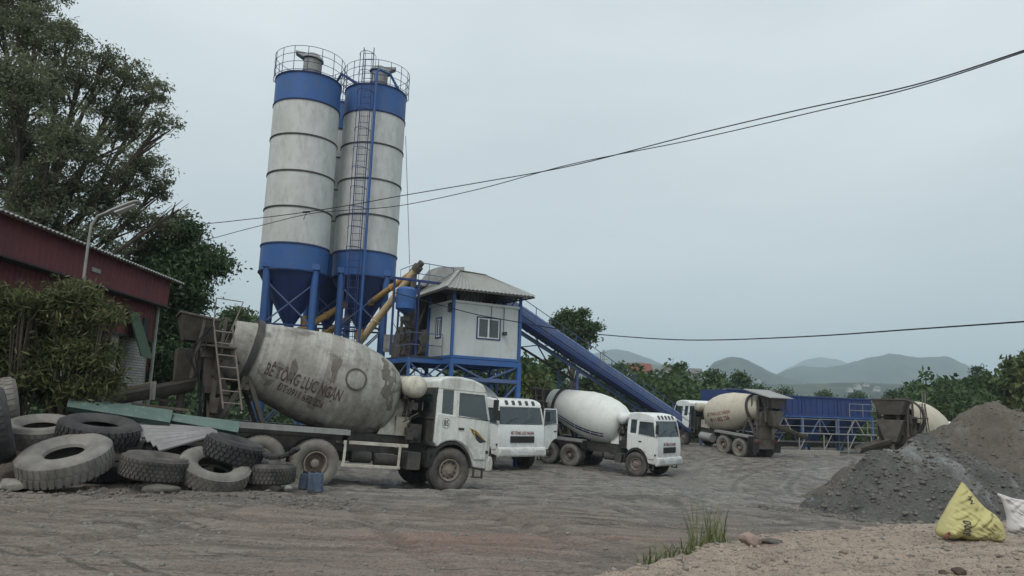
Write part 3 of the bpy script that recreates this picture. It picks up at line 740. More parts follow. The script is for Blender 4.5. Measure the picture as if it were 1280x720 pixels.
    for s in (-1,1):
        mb.beam((xr+.5,s*.5,1.28),(xr,s*.62,2.35),.12,.1); mb.beam((xr-.5,s*.5,1.28),(xr,s*.62,2.35),.12,.1); mb.beam((xr-.65,s*.55,1.2),(xr-.75,s*.7,3.0),.1,.1)
        mb.lathe([(-.08,.15),(.08,.15)],n=18,cap=True,M=Matrix.Translation((xr-.05,s*.52,2.3))@ax.to_track_quat('Z','Y').to_matrix().to_4x4())
    mb.box(xr-.06,xr+.06,-.66,.66,2.05,2.18); mb.box(xr-.8,xr-.7,-.72,.72,2.3,2.45)
    mb.beam((xr-.72,-.7,2.95),(xr-.72,.7,2.95),.08); mb.beam((xr-.7,-.6,1.25),(xr-.75,.6,2.4),.06); mb.beam((xr-.7,.6,1.25),(xr-.75,-.6,2.4),.06)
    mb.box(xe,xe+.5,-.75,.75,.6,1.15)
    mb.build('rear_pedestal', M[dirty_rear], T, bevel=.008)
    # hopper
    mb = MB(); hx, hz_ = bxx-.5, 3.2
    b = [(hx+.2,-.4,hz_-.15),(hx-.45,-.4,hz_-.15),(hx-.45,.4,hz_-.15),(hx+.2,.4,hz_-.15)]
    t_ = [(hx+.22,-.62,hz_+.36),(hx-.62,-.62,hz_+.44),(hx-.62,.62,hz_+.44),(hx+.22,.62,hz_+.36)]
    bi = [(p[0]*.999,p[1]*.9,p[2]+.05) for p in b]; ti = [(p[0]+(.03 if p[0]<hx else -.03),p[1]*.94,p[2]) for p in t_]
    vs = b+t_+bi+ti; fs=[]
    for k in range(4):
        j=(k+1)%4; fs += [(k,j,4+j,4+k),(8+k,12+k,12+j,8+j),(4+k,4+j,12+j,12+k)]
    fs += [(3,2,1,0),(8,9,10,11)]
    mb.add(vs,fs); mb.beam(t_[0],t_[1],.05); mb.beam(t_[1],t_[2],.05); mb.beam(t_[2],t_[3],.05); mb.beam(t_[3],t_[0],.05)
    for s in (-1,1): mb.beam((hx-.2,s*.55,2.2),(hx-.1,s*.58,hz_+.4),.07); mb.beam((hx+.3,s*.62,2.3),(hx+.35,s*.6,hz_+.45),.07)
    mb.build('charging_hopper', M[dirty_rear], T, bevel=.006)
    # discharge funnel + swivelling chute
    mb = MB(); mb.hexa([(hx-.15,-.2,2.0),(hx-.5,-.2,2.0),(hx-.5,.2,2.0),(hx-.15,.2,2.0)],[(hx+.2,-.5,2.85),(hx-.55,-.5,2.85),(hx-.55,.5,2.85),(hx+.2,.5,2.85)])
    mb.tube([(hx-.3,0,1.2),(hx-.3,0,2.0)],.09,10); mb.build('discharge_funnel', M[dirty_rear], T, bevel=.01)
    c0 = Vector((hx-.1,0,2.2)); cd = Vector((chute_dir[0],chute_dir[1],0)).normalized(); c1 = c0 + cd*chl + Vector((0,0,-.31*chl)); sdv = cd.cross(Vector((0,0,1)))
    mb = MB(); V=[]; Fc=[]; n=10
    for c,rw in ((c0,.3),(c1,.24)):
        for rr in (rw, rw-.025):
            for k in range(n+1):
                a = PI + PI*k/n; V.append(c + sdv*(rr*math.cos(a)) + Vector((0,0,rr*math.sin(a))))
    m_=n+1
    for k in range(n): Fc += [(k,k+1,2*m_+k+1,2*m_+k),(m_+k,3*m_+k,3*m_+k+1,m_+k+1),(k,m_+k,m_+k+1,k+1),(2*m_+k,2*m_+k+1,3*m_+k+1,3*m_+k)]
    for k in (0,n): Fc.append((k,2*m_+k,3*m_+k,m_+k))
    mb.add(V,Fc); mb.beam(c0+sdv*.3,c1+sdv*.24,.05); mb.beam(c0-sdv*.3,c1-sdv*.24,.05); mb.beam(c0+Vector((0,0,-.55)),(c0+c1)/2+Vector((0,0,-.25)),.05)
    mb.build('chute', M[dirty_rear], T)
    mb = MB(); rq = random.Random(int(fy*7))
    mb.box(xe+.02,-wb-tandem-.75,-.5,.5,1.16,1.9); mb.hexa([(xr-.9,-.55,1.9),(xr-.3,-.55,1.9),(xr-.3,.55,1.9),(xr-.9,.55,1.9)],[(xr-1.0,-.62,2.75),(xr-.75,-.62,2.75),(xr-.75,.62,2.75),(xr-1.0,.62,2.75)])
    for k in range(8): a_,b_,c_ = rq.uniform(hx-.3,xr-.2),rq.uniform(-.9,.6),rq.uniform(1.3,2.9); mb.box(a_,a_+rq.uniform(.1,.3),b_,b_+rq.uniform(.1,.3),c_,c_+rq.uniform(.1,.35))
    mb.build('rear_gear', M[dirty_rear], T, bevel=.02)
    for k in range(4):
        y_=rq.uniform(-1.1,-.5); mb = MB(); mb.tube([(hx+.1,y_,hz_+.3),(hx-.3+rq.uniform(-.2,.2),y_-.1,2.7),(hx-.1+rq.uniform(-.2,.3),y_-.05,2.0),(hx+.1,y_,1.2)],.014,5); mb.build('hose', M['cable'], T)
    # ladder on the right, platform
    for s in ((-1,) if simple else (-1,)):
        mb = MB(); p0=(-5.1,s*1.1,1.6); p1=(-5.55,s*1.02,3.4); q0=(-5.5,s*1.14,1.6); q1=(-5.95,s*1.04,3.4)
        mb.tube([p0,p1],.022,6); mb.tube([q0,q1],.022,6)
        for k in range(7):
            f=(k+.5)/7; a=Vector(p0).lerp(Vector(p1),f); b_=Vector(q0).lerp(Vector(q1),f); mb.tube([a,b_],.017,6)
        mb.tube([q1,(-5.98,s*1.04,4.0),(-5.4,s*1.0,4.0),p1],.018,6)
        mb.build('ladder', M['rim'], T)
        mb = MB(); mb.box(-6.1,-5.4,s*.62,s*1.08,2.92,2.96); mb.box(-6.1,-5.4,s*.62,s*.66,2.7,2.92); mb.beam((-5.7,s*.65,2.2),(-5.7,s*1.05,2.9),.05); mb.build('platform', M[dirty_rear], T)
    # rear wheel fenders / plank
    for s in (-1,1):
        mb = MB(); x0,x1=-wb-tandem-.72,-wb+.72
        mb.box(x0,x1,s*.78,s*1.22,1.3,1.34); mb.box(x0,x1,s*1.19,s*1.23,1.22,1.34); mb.box(x0,x0+.05,s*.78,s*1.2,.55,1.3,1); mb.box(x1-.05,x1,s*.78,s*1.2,.95,1.3,1)
        mb.build('rear_fender', [M['grey_metal'], M['black']], T)
        mb = MB(); mb.box(xe-.03,xe+.01,s*.62,s*1.12,.4,1.0); mb.build('mudflap', M['black'], T)
        mb = MB(); mb.box(xe-.06,xe-.03,s*.75-.14,s*.75+.14,1.0,1.1); mb.build('tail_light', M['red_lens'], T, bevel=.01)
    if side_guard:
        for s in (-1,1):
            mb = MB(); mb.box(-2.75,-1.15,s*1.16-.02,s*1.16+.02,1.02,1.1); mb.box(-2.75,-1.3,s*1.16-.02,s*1.16+.02,.5,.57)
            for x in (-2.7,-1.35): mb.box(x-.03,x+.03,s*1.16-.025,s*1.16+.015,.5,1.1); mb.box(x-.03,x+.03,s*.45,s*1.14,1.0,1.05)
            mb.build('side_guard', M[bench], T, bevel=.006)
    mb = MB(); mb.box(-1.12,-.78,-1.15,-.55,.5,.92); mb.lathe([(-.3,.14),(.3,.14)],n=16,cap=True,M=Matrix.Translation((-1.55,-.8,.68))@Matrix.Rotation(PI/2,4,'Y')); mb.lathe([(-.25,.14),(.25,.14)],n=16,cap=True,M=Matrix.Translation((-2.2,-.8,.72))@Matrix.Rotation(PI/2,4,'Y'))
    mb.build('battery_box', M['dark_metal'], T, bevel=.015)
    mb = MB(); mb.lathe([(-.5,.27),(.5,.27)],n=20,cap=True,M=Matrix.Translation((-1.9,.85,.78))@Matrix.Rotation(PI/2,4,'Y')); mb.build('fuel_tank', M['grey_metal'], T)
    if hopper_cover:
        mb = MB(); mb.hexa([(-6.9,-.95,3.62),(-4.9,-1.0,3.92),(-4.9,1.0,3.92),(-6.9,.95,3.62)],[(-6.9,-.9,3.66),(-4.9,-1.0,3.99),(-4.9,1.0,3.99),(-6.9,.9,3.66)])
        mb.build('hopper_cover', M['roof_grey'], T)
        mb = MB()
        for s in (-1,1): mb.beam((-6.5,s*.7,3.0),(-6.5,s*.75,3.66),.05); mb.beam((-5.3,s*.7,3.0),(-5.3,s*.75,3.88),.05)
        mb.build('cover_post', M['dark_metal'], T)
    CABP = ('cab','roof','pillar','rear_wall','windshield','quarter_window','dashboard','seat','door','mirror','fender','step','indicator','bumper','grille','wiper','marker_light','lettering','number_badge')
    def squash(o):
        if o.type == 'MESH' and not o.get('sq'):
            for v in o.data.vertices: v.co.x *= .84
            o['sq'] = 1
        for c_ in o.children: squash(c_)
    for o in list(T.children):
        if o.name.split('.')[0] in CABP: squash(o); o.location.x = o.location.x*.84
    for o in [T]+list(T.children_recursive):
        if 'sq' in o: del o['sq']
    return T
YG = 'concrete mixer trucks in the yard'
truck('nearest mixer truck, numbered 85, with a cement-caked beige drum behind the old tyres', YG, (-1.98,19.95), R(28), 'white_paint', 'drum_old', 'dark_metal',
      lettering=[('BÊ TÔNG LỤC NGẠN', 2.55, R(-17), .4, .016, .47, -1, 'letter_dark'), ('ĐT:0911 682 226', 2.5, R(-34), .27, .01, .58, -1, 'letter_dark')], number='85', decal=True, side_guard=True,
      chute_dir=(-1,-.2), patches=True, front_text=False, wb=3.35, tandem=1.22, bxx=-5.5, chl=1.75)
p = P(662,560,31.2)
truck('white mixer truck facing forward with one cab door swung open', YG, (p.x-1.0,31.4), R(-52), open_door=True, stripe=False)
p = P(800,590,35.5)
truck('clean white mixer truck with a navy stripe round its drum, under the blue conveyor', YG, (p.x+.3,35.3), R(-38), stripe=True, wb=3.6, bench='white_clean')
p = P(870,553,49)
truck('mixer truck facing left with red-lettered cream drum, before the blue aggregate bins', YG, (p.x,49), R(118), 'white_clean', 'drum_cream', 'dark_metal',
      lettering=[('BÊ TÔNG LỤC NGẠN', 1.75, R(-6), .27, .02, .72, 1, 'letter_red'), ('0911 682 226', 1.75, R(-24), .36, .02, .8, 1, 'letter_red')], hopper_cover=True, front_text=False, wb=3.6, bench='dusty_white', chute_dir=(-.8,-1))
p = P(1115,500,29.6)
truck('rightmost mixer truck, seen from behind with its muddy hopper above the grit heap', YG, (p.x+6.15*math.cos(R(46)),29.6+6.15*math.sin(R(46))), R(46), 'white_clean', 'drum_cream', front_text=False, simple=True, chute_dir=(-.8,.7), chl=1.5)
# ---------------------------------------------------------------- silos
def zat(u, v, Y): return P(u, v, Y).z
def silo(label, u, Y, r, vs_, ladder=False, filt=True, outlet_side=1, elbow=False):
    """vs_: image rows of the flanges on the silo's axis: top, blue/grey, ..., grey/blue, bottom of cylinder"""
    pc = P(u, 240, Y); x, y = pc.x, Y; g = gz(x, y)
    zs = [zat(u, v, Y) for v in vs_]
    T = thing('cement_silo', label, 'silo', (x, y, g), (0,0,R(12)), 'cement silos of the batching plant')
    zs = [z-g for z in zs]; top, bot = zs[0], zs[-1]
    def band(a, b, name, mat, flange=True):
        mb = MB(); mb.lathe([(a,r),(b,r)], n=64); mb.build(name, mat, T, angle=60)
    band(zs[1], zs[0], 'upper_band', M['blue']); band(zs[-1], zs[-2], 'lower_band', M['blue'])
    for a, b in zip(zs[1:-1], zs[2:-1]): band(b, a, 'shell_section', M['silo_grey'])
    for i, z in enumerate(zs):
        mb = MB()
        for dz in ((-.03,-.008),(.016,.038)): mb.lathe([(z+dz[0],r-.01),(z+dz[0],r+.035),(z+dz[1],r+.035),(z+dz[1],r-.01)], n=64)
        mb.build('flange_ring', M['blue_deep'] if i in (0,1,len(zs)-2,len(zs)-1) else M['dark_metal'], T)
    mb = MB(); mb.lathe([(top-.01,r),(top+.12,r*.6),(top+.2,.3),(top+.2,0)], n=48); mb.build('roof_plate', M['blue_deep'], T)
    zc = bot - 2.25
    mb = MB(); mb.lathe([(bot,r-.02),(zc,.22),(zc-.3,.2)], n=48, cap=False); 
    for k in range(8):
        a=2*PI*k/8; mb.beam((r*.99*math.cos(a),r*.99*math.sin(a),bot),(.24*math.cos(a),.24*math.sin(a),zc),.05,.05)
    mb.build('hopper_cone', M['blue_deep'], T)
    mb = MB(); mb.lathe([(zc-.65,.16),(zc-.6,.24),(zc-.3,.24)], n=20, cap=True); mb.box(-.05,.35,-.2,.2,zc-.6,zc-.35); mb.build('discharge_valve', M['orange'], T)
    legs = []
    for k in range(4):
        a = PI/4 + k*PI/2; c, s = math.cos(a)*(r-.06), math.sin(a)*(r-.06); legs.append((c,s))
        mb = MB(); mb.lathe([(-.3,.16),(bot+.15,.16)], n=18, cap=True, M=Matrix.Translation((c,s,0))); mb.box(c-.25,c+.25,s-.25,s+.25,-.3,.06); mb.box(c-.2,c+.2,s-.2,s+.2,bot+.1,bot+.35)
        mb.build('leg', M['blue'], T, bevel=.01)
    zm = [bot-.5, bot-2.4, bot-4.6, .6]
    for k in range(4):
        a, b = legs[k], legs[(k+1)%4]
        for i, z in enumerate(zm[1:3]):
            mb = MB(); mb.beam((a[0],a[1],z),(b[0],b[1],z),.08); mb.build('cross_beam', M['blue_deep'], T)
        for z0, z1 in zip(zm, zm[1:]):
            mb = MB(); mb.beam((a[0],a[1],z0),(b[0],b[1],z1),.06); mb.build('brace', M['blue_dusty'], T)
            mb = MB(); mb.beam((b[0],b[1],z0),(a[0],a[1],z1),.06); mb.build('brace', M['blue_dusty'], T)
    mb = MB(); rr = r+.1
    for h in (.06,.45,.85,1.2): mb.lathe([(top+h-.015,rr),(top+h,rr+.015),(top+h+.015,rr),(top+h,rr-.015)], n=48, closed=True)
    for k in range(16):
        a=2*PI*k/16; mb.tube([(rr*math.cos(a),rr*math.sin(a),top-.05),(rr*math.cos(a),rr*math.sin(a),top+1.2)],.016,5)
    mb.build('top_railing', M['blue_deep'], T)
    if filt:
        cx, cy = (.1, -.2)
        mb = MB(); Mx = Matrix.Translation((cx,cy,0)); mb.lathe([(top+.1,.42),(top+1.15,.42)], n=28, cap=True, M=Mx)
        mb.lathe([(top+.55,.425),(top+.56,.44),(top+.62,.44),(top+.63,.425)], n=28, M=Mx)
        ob = mb.build('dust_filter', M['grey_metal'], T)
        mb = MB(); Mt = Matrix.Translation((cx,cy,top+1.15))@Matrix.Rotation(R(6),4,'Y'); mb.lathe([(0,.5),(.02,.52),(.1,.5),(.26,.34),(.3,.3),(.3,0)], n=28, M=Mt)
        sgn = outlet_side; mb.hexa([(cx+.3*sgn,cy-.25,top+1.15),(cx+.8*sgn,cy-.2,top+1.42),(cx+.8*sgn,cy+.2,top+1.42),(cx+.3*sgn,cy+.25,top+1.15)],[(cx+.2*sgn,cy-.25,top+1.42),(cx+.8*sgn,cy-.2,top+1.5),(cx+.8*sgn,cy+.2,top+1.5),(cx+.2*sgn,cy+.25,top+1.42)])
        mb.build('filter_cap', M['grey_metal'], ob)
    return T, (x, y, g), zs, zc
sA, pA, zA, zcA = silo('tall grey and blue cement silo standing left, without a ladder', 375, 33.5, 1.52, [106,139,181,225,268,312,344], outlet_side=-1)
sB, pB, zB, zcB = silo('grey and blue cement silo with a caged ladder and a blue filling pipe', 462, 35.4, 1.52, [120,152,191,234,277,321,351])
sC, pC, zC, zcC = silo('half hidden cement silo standing behind the gap between the two front silos', 421, 38.2, 1.5, [140,173,208,247,285,325,352], filt=False)
# ladder with cage (part of silo B), filling pipes
Tinv = sB.rotation_euler.to_matrix().inverted()
def lB(u, v, Y):
    q = P(u, v, Y) - Vector(pB); return Tinv @ q
l0 = lB(437, 440, 33.3); l1 = lB(437,440,33.3); ztop = zB[0]+1.7
for_dir = Tinv @ Vector((0,-1,0)); sdir = Tinv @ Vector((1,0,0))
base = Tinv @ (Vector((P(449,235,33.55).x, 33.6, 0)) - Vector((pB[0],pB[1],0)))
mb = MB()
for s in (-1,1): mb.tube([base+sdir*.24*s+Vector((0,0,.2)), base+sdir*.24*s+Vector((0,0,ztop))], .026, 6)
z = .4
while z < ztop: mb.tube([base+sdir*.24+Vector((0,0,z)), base-sdir*.24+Vector((0,0,z))], .014, 5); z += .32
lad = mb.build('caged_ladder', M['blue_deep'], sB)
mb = MB(); z = 2.6; rows=[]
while z < ztop+.05:
    rows.append([base + sdir*(.38*math.cos(a)) + for_dir*(.1+.62*math.sin(a)) + Vector((0,0,z)) for a in [PI*k/8 for k in range(9)]]); mb.tube(rows[-1], .014, 5); z += .95
for k in (0,2,4,6,8): mb.tube([r_[k] for r_ in rows], .012, 5)
mb.build('safety_cage', M['blue_deep'], lad)
px_ = Tinv @ (Vector((P(461,235,33.5).x, 33.6, 0)) - Vector((pB[0],pB[1],0)))
mb = MB(); mb.tube([px_+Vector((0,0,.4)), px_+Vector((0,0,zB[0]+.45)), px_+sdir*.1+Vector((0,0,zB[0]+.6)), Tinv@Vector((.75,-.5,0))+Vector((0,0,zB[0]+.95)), Tinv@Vector((1.25,-.3,0))+Vector((0,0,zB[0]+.1))], .065, 10); mb.build('filling_pipe', M['blue'], sB)
mb = MB(); mb.tube([Tinv@Vector((-2.35,.3,0))+Vector((0,0,zB[0]+.35)), Tinv@Vector((-1.75,-.3,0))+Vector((0,0,zB[0]+1.0)), Tinv@Vector((-.7,-.6,0))+Vector((0,0,zB[0]+.25))], .07, 8); mb.build('top_pipe', M['blue_deep'], sB)
bx = MB(); q = Tinv @ (P(487,428,34.1)-Vector(pB)); bx.box(q.x-.28,q.x+.28,q.y-.15,q.y+.15,q.z-.45,q.z+.35); bx.box(q.x-.2,q.x+.2,q.y-.17,q.y-.14,q.z-.35,q.z+.25); bx.build('control_box', M['grey_metal'], sB, bevel=.01)

# ---------------------------------------------------------------- screw conveyors (inclined tubes from the silo outlets to the mixer)
def screw(label, pts, r, mat, motor=True):
    p0 = Vector(pts[0]); T = thing('screw_conveyor', label, 'conveyor', p0, group='screw conveyors feeding the mixer')
    L = [Vector(p)-p0 for p in pts]; d = (L[-1]-L[0]).normalized()
    mb = MB(); mb.tube(L, r, 16); n=int((L[-1]-L[0]).length/1.8)
    for k in range(1, n+1):
        c = L[0].lerp(L[-1], k/(n+1)); mb.tube([c-d*.03, c+d*.03], r*1.3, 16)
    mb.build('tube', M[mat], T)
    mb = MB(); mb.tube([L[-1]-d*.1, L[-1]+d*.16], r*1.35, 16); mb.tube([L[-1]+d*.12, L[-1]+d*.4], r*.85, 12); mb.tube([L[-1]-d*.2, L[-1]-d*.2-Vector((0,0,.9))], r*.8, 12); mb.build('drive_head', M['mud_metal'], T)
    mb = MB(); mb.tube([L[0]-d*.15, L[0]+d*.1], r*1.3, 16); mb.tube([L[0]+d*.2, L[0]+d*.2+Vector((0,0,.6))], r*.9, 12); mb.build('inlet', M['orange'], T)
    return T
topY = 34.2
screw('orange screw conveyor tube rising from under the left silo', [P(374,414,33.6), P(470,358,35.9)], .15, 'orange')
screw('dusty beige screw conveyor tube rising steeply past the right silo', [P(446,432,34.2), P(521,336,32.6)], .17, 'beige_pipe')
screw('orange tube running low behind the legs of the right silo', [P(392,428,37.4), P(517,340,33.0)], .14, 'orange')

# ---------------------------------------------------------------- control cabin and mixing tower
Yc = 30.6; c0 = P(564, 447, Yc); gcz = gz(c0.x+1, Yc+1)
TW = thing('mixing_tower', 'blue steel mixing tower with machinery, tank and stairs left of the control cabin', 'plant tower', (c0.x, c0.y, gcz), (0,0,R(30)))
FZ = c0.z - gcz          # floor height
def addT(mb, name, mat, **k): return mb.build(name, M[mat], TW, **k)
W1, W2 = 3.25, 2.5
def beam1(name, a, b, w, mat='blue', h=None, par=TW):
    mb = MB(); mb.beam(a, b, w, h); return mb.build(name, M[mat], par, bevel=.006)
for (x, y) in ((0,0),(W1,0),(0,W2),(W1,W2),(-3.0,W2+2.4),(-.6,W2+2.4),(-3.0,.9),(W1,W2+2.4)):
    beam1('post', (x,y,-.1), (x,y,FZ-.02), .17)
for k, (a, b) in enumerate((((0,0),(W1,0)),((W1,0),(W1,W2+2.4)),((0,0),(0,W2+2.4)),((-3.0,.9),(-3.0,W2+2.4)),((-3.0,W2+2.4),(W1,W2+2.4)),((-3.0,.9),(0,.9)),((0,W2),(W1,W2)))):
    beam1('deck_beam', (*a,FZ-.13), (*b,FZ-.13), .14, 'blue', .22)
    beam1('lower_beam', (*a,FZ-.85), (*b,FZ-.85), .1, 'blue_dusty', .16)
    L = (Vector((*b,0))-Vector((*a,0))); n = max(1, round(L.length/1.5))
    for j in range(n):
        p0 = Vector((*a,0))+L*(j/n); p1 = Vector((*a,0))+L*((j+1)/n)
        beam1('brace', (p0.x,p0.y,FZ-.85 if j%2 else FZ-.2), (p1.x,p1.y,FZ-.2 if j%2 else FZ-.85), .07, 'blue_dusty')
    beam1('brace', (*a,.2), (*b,FZ-.9), .06, 'blue_dusty'); beam1('brace', (*a,FZ-.9), (*b,.2), .06, 'blue_dusty')
mb = MB(); mb.box(-3.1,W1,W2+.02,W2+2.5,FZ-.02,FZ+.03); mb.box(-3.1,-.02,.8,W2+.02,FZ-.02,FZ+.03); addT(mb,'deck_plate','dark_metal')
# mixer body below/behind deck
mb = MB(); mb.lathe([(-1.1,.75),(1.1,.75)],n=28,cap=True,M=Matrix.Translation((-.7,W2+1.1,FZ+.75))@Matrix.Rotation(PI/2,4,'Y')); mb.box(-1.9,.4,W2+.3,W2+1.9,FZ+.1,FZ+.8); mb.box(-2.2,-1.0,W2+.8,W2+1.5,FZ-.9,FZ+.2); addT(mb,'mixer_drum','mud_metal')
mb = MB(); mb.hexa([(-.6,W2+.7,FZ+1.4),(.4,W2+.7,FZ+1.4),(.4,W2+1.5,FZ+1.4),(-.6,W2+1.5,FZ+1.4)],[(-1.2,W2+.1,FZ+2.6),(.9,W2+.1,FZ+2.6),(.9,W2+2.1,FZ+2.6),(-1.2,W2+2.1,FZ+2.6)]); mb.box(-1.2,.9,W2+.1,W2+2.1,FZ+2.6,FZ+3.3); addT(mb,'aggregate_hopper','dark_metal',bevel=.01)
mb = MB(); mb.lathe([(FZ+1.75,.12),(FZ+1.95,.42),(FZ+2.75,.42),(FZ+2.85,.3)],n=24,cap=True,M=Matrix.Translation((-1.75,.95,0))); tk=addT(mb,'weighing_tank','blue')
mb = MB(); mb.tube([(-1.75,.95,FZ+1.8),(-1.75,.95,FZ+1.35),(-1.6,.95,FZ+1.2),(-1.2,1.3,FZ+1.2),(-1.2,1.6,FZ+.6)],.07,10); mb.box(-1.9,-1.6,.8,1.1,FZ+1.45,FZ+1.62); addT(mb,'tank_pipe','dark_metal')
for (x,y) in ((-2.3,.95),(-1.2,.95)): beam1('tank_post',(x,y,FZ),(x,y,FZ+3.2),.08,'blue_deep')
beam1('tank_beam',(-2.4,.95,FZ+3.2),(-.1,.95,FZ+3.2),.1,'blue_deep')
mb = MB(); mb.obox((-1.85,.95,FZ+.75),(.75,.5,.5),Euler((0,R(-35),0)).to_matrix()); mb.lathe([(-.3,.22),(.3,.22)],n=18,cap=True,M=Matrix.Translation((-1.9,.95,FZ+.3))@Matrix.Rotation(PI/2,4,'Y')); addT(mb,'motor','dark_metal',bevel=.02)
# stairs from deck to top
mb = MB()
SY = 2.1
for s in (SY,.7+SY):
    mb.beam((-2.0,-.0+.35+s,FZ+.05),(-.35,.35+s,FZ+2.5),.05,.2)
    for h in (.5,.95): mb.tube([(-2.0,.35+s,FZ+.05+h),(-.35,.35+s,FZ+2.5+h)],.02,5)
    for k in range(6): f=k/5; mb.tube([(-2.0+1.65*f,.35+s,FZ+.05+2.45*f),(-2.0+1.65*f,.35+s,FZ+1.0+2.45*f)],.018,5)
for k in range(9): f=(k+.5)/9; mb.box(-2.0+1.65*f-.1,-2.0+1.65*f+.1,.38+SY,1.02+SY,FZ+.05+2.45*f-.02,FZ+.05+2.45*f+.02)
addT(mb,'stairs','dark_metal')
rr_=random.Random(11); 
for k in range(16):
    x=rr_.uniform(-2.9,-.15); y=rr_.uniform(2.6,3.6); z=FZ+rr_.uniform(.05,2.6); a=rr_.uniform(.15,.45); mb=MB(); mb.box(x,x+a,y,y+a,z,z+rr_.uniform(.2,.7)); 
    if k%4==0: addT(mb,'machine_unit','dark_metal',bevel=.02)
mb=MB()
for k in range(9):
    p=[(rr_.uniform(-3,-.1),rr_.uniform(2.5,3.4),FZ+rr_.uniform(.1,3.2)) for _ in range(3)]; p=[p[0],(p[1][0],p[1][1],min(p[0][2],p[2][2])-.3),p[2]]; mb.tube(p,.018,5)
hs=addT(mb,'hose','cable')
def railing(par, pts, h=1.0, mat='blue_dusty', posts=1.0):
    mb = MB(); pts=[Vector(p) for p in pts]
    for hh in (h*.5,h): mb.tube([p+Vector((0,0,hh)) for p in pts], .02, 5)
    for a,b in zip(pts,pts[1:]):
        n=max(1,int((b-a).length/posts))
        for k in range(n+1): c=a.lerp(b,k/n); mb.tube([c,c+Vector((0,0,h))],.02,5)
    return mb.build('railing', M[mat], par)
railing(TW,[(-3.05,2.4,FZ),(-3.05,.85,FZ),(-.1,.85,FZ)]); 
railing(TW,[(-1.2,W2+2.2,FZ+3.3),(-1.2,W2,FZ+3.3),(-.2,W2,FZ+3.3),(1.2,W2+.2,FZ+3.3)],1.0)
mb = MB(); mb.box(-1.3,1.6,W2,W2+2.3,FZ+3.22,FZ+3.29); addT(mb,'upper_deck','dark_metal')
for (x,y) in ((-1.2,W2+.1),(-1.2,W2+2.2),(1.5,W2+2.2),(1.5,W2+.15)): beam1('upper_post',(x,y,FZ),(x,y,FZ+3.25),.12,'blue_deep')
mb = MB(); x0=-.1; mb.hexa([(x0,W2+.3,FZ+3.3),(x0+1.9,W2+.3,FZ+3.3),(x0+1.9,W2+2.0,FZ+3.3),(x0,W2+2.0,FZ+3.3)],[(x0+.7,W2+.6,FZ+4.35),(x0+2.0,W2+.5,FZ+4.5),(x0+2.0,W2+1.8,FZ+4.5),(x0+.7,W2+1.7,FZ+4.35)]); addT(mb,'belt_head_cover','grey_metal',bevel=.02)

for o_ in list(TW.children):
    if o_.type=='MESH' and not o_.name.startswith(('tank','weighing')):
        for v_ in o_.data.vertices:
            if v_.co.x < 0: v_.co.x *= .5
CB = thing('control_cabin', 'white panelled control cabin with grey hipped roof and two windows raised on blue posts', 'cabin', (c0.x, c0.y, c0.z), (0,0,R(30)))
H = 2.32
mb = MB()
def wallx(mb, x0, x1, y, t, z0, z1, holes):   # wall along x with holes (x0,x1,z0,z1)
    xs = sorted({x0,x1,*[h[0] for h in holes],*[h[1] for h in holes]}); zs = sorted({z0,z1,*[h[2] for h in holes],*[h[3] for h in holes]})
    for a,b in zip(xs,xs[1:]):
        for c,d in zip(zs,zs[1:]):
            if not any(h[0]<=a and b<=h[1] and h[2]<=c and d<=h[3] for h in holes): mb.box(a,b,y,y+t,c,d)
wallx(mb, .09, W1-.09, .03, .06, .12, H, [(1.18,2.24,.92,1.78)]); mb.build('front_wall', M['panel'], CB, angle=None)
mb = MB()
for (a,b,c,d) in ((.09,1.2,.12,H),(1.68,W2-.09,.12,H),(1.2,1.68,.12,.95),(1.2,1.68,1.75,H)): mb.box(.03,.09,a,b,c,d)
mb.build('side_wall', M['panel'], CB, angle=None)
mb = MB(); mb.box(.09,W1-.09,W2-.09,W2-.03,.12,H); mb.build('rear_wall', M['panel'], CB)
mb = MB(); mb.box(W1-.09,W1-.03,.09,W2-.09,.12,H); mb.build('side_wall', M['panel'], CB)
mb = MB(); mb.box(.1,W1-.1,.1,W2-.1,.05,.11); mb.box(.1,W1-.1,.1,W2-.1,H-.05,H); mb.build('floor_and_ceiling', M['grey_metal'], CB)
for z0,z1,p_ in ((0,.12,.04),): 
    mb = MB(); mb.box(-p_,W1+p_,-p_,W2+p_,z0,z1); mb.build('base_frame', M['blue'], CB, bevel=.01)
for (x,y) in ((0,0),(W1,0),(0,W2),(W1,W2)):
    mb = MB(); mb.box(x-.055,x+.055,y-.055,y+.055,.12,H+.55); mb.build('corner_post', M['blue'], CB)
mb = MB(); mb.box(-.05,W1+.05,-.05,W2+.05,H,H+.1); mb.build('ceiling_frame', M['panel'], CB)
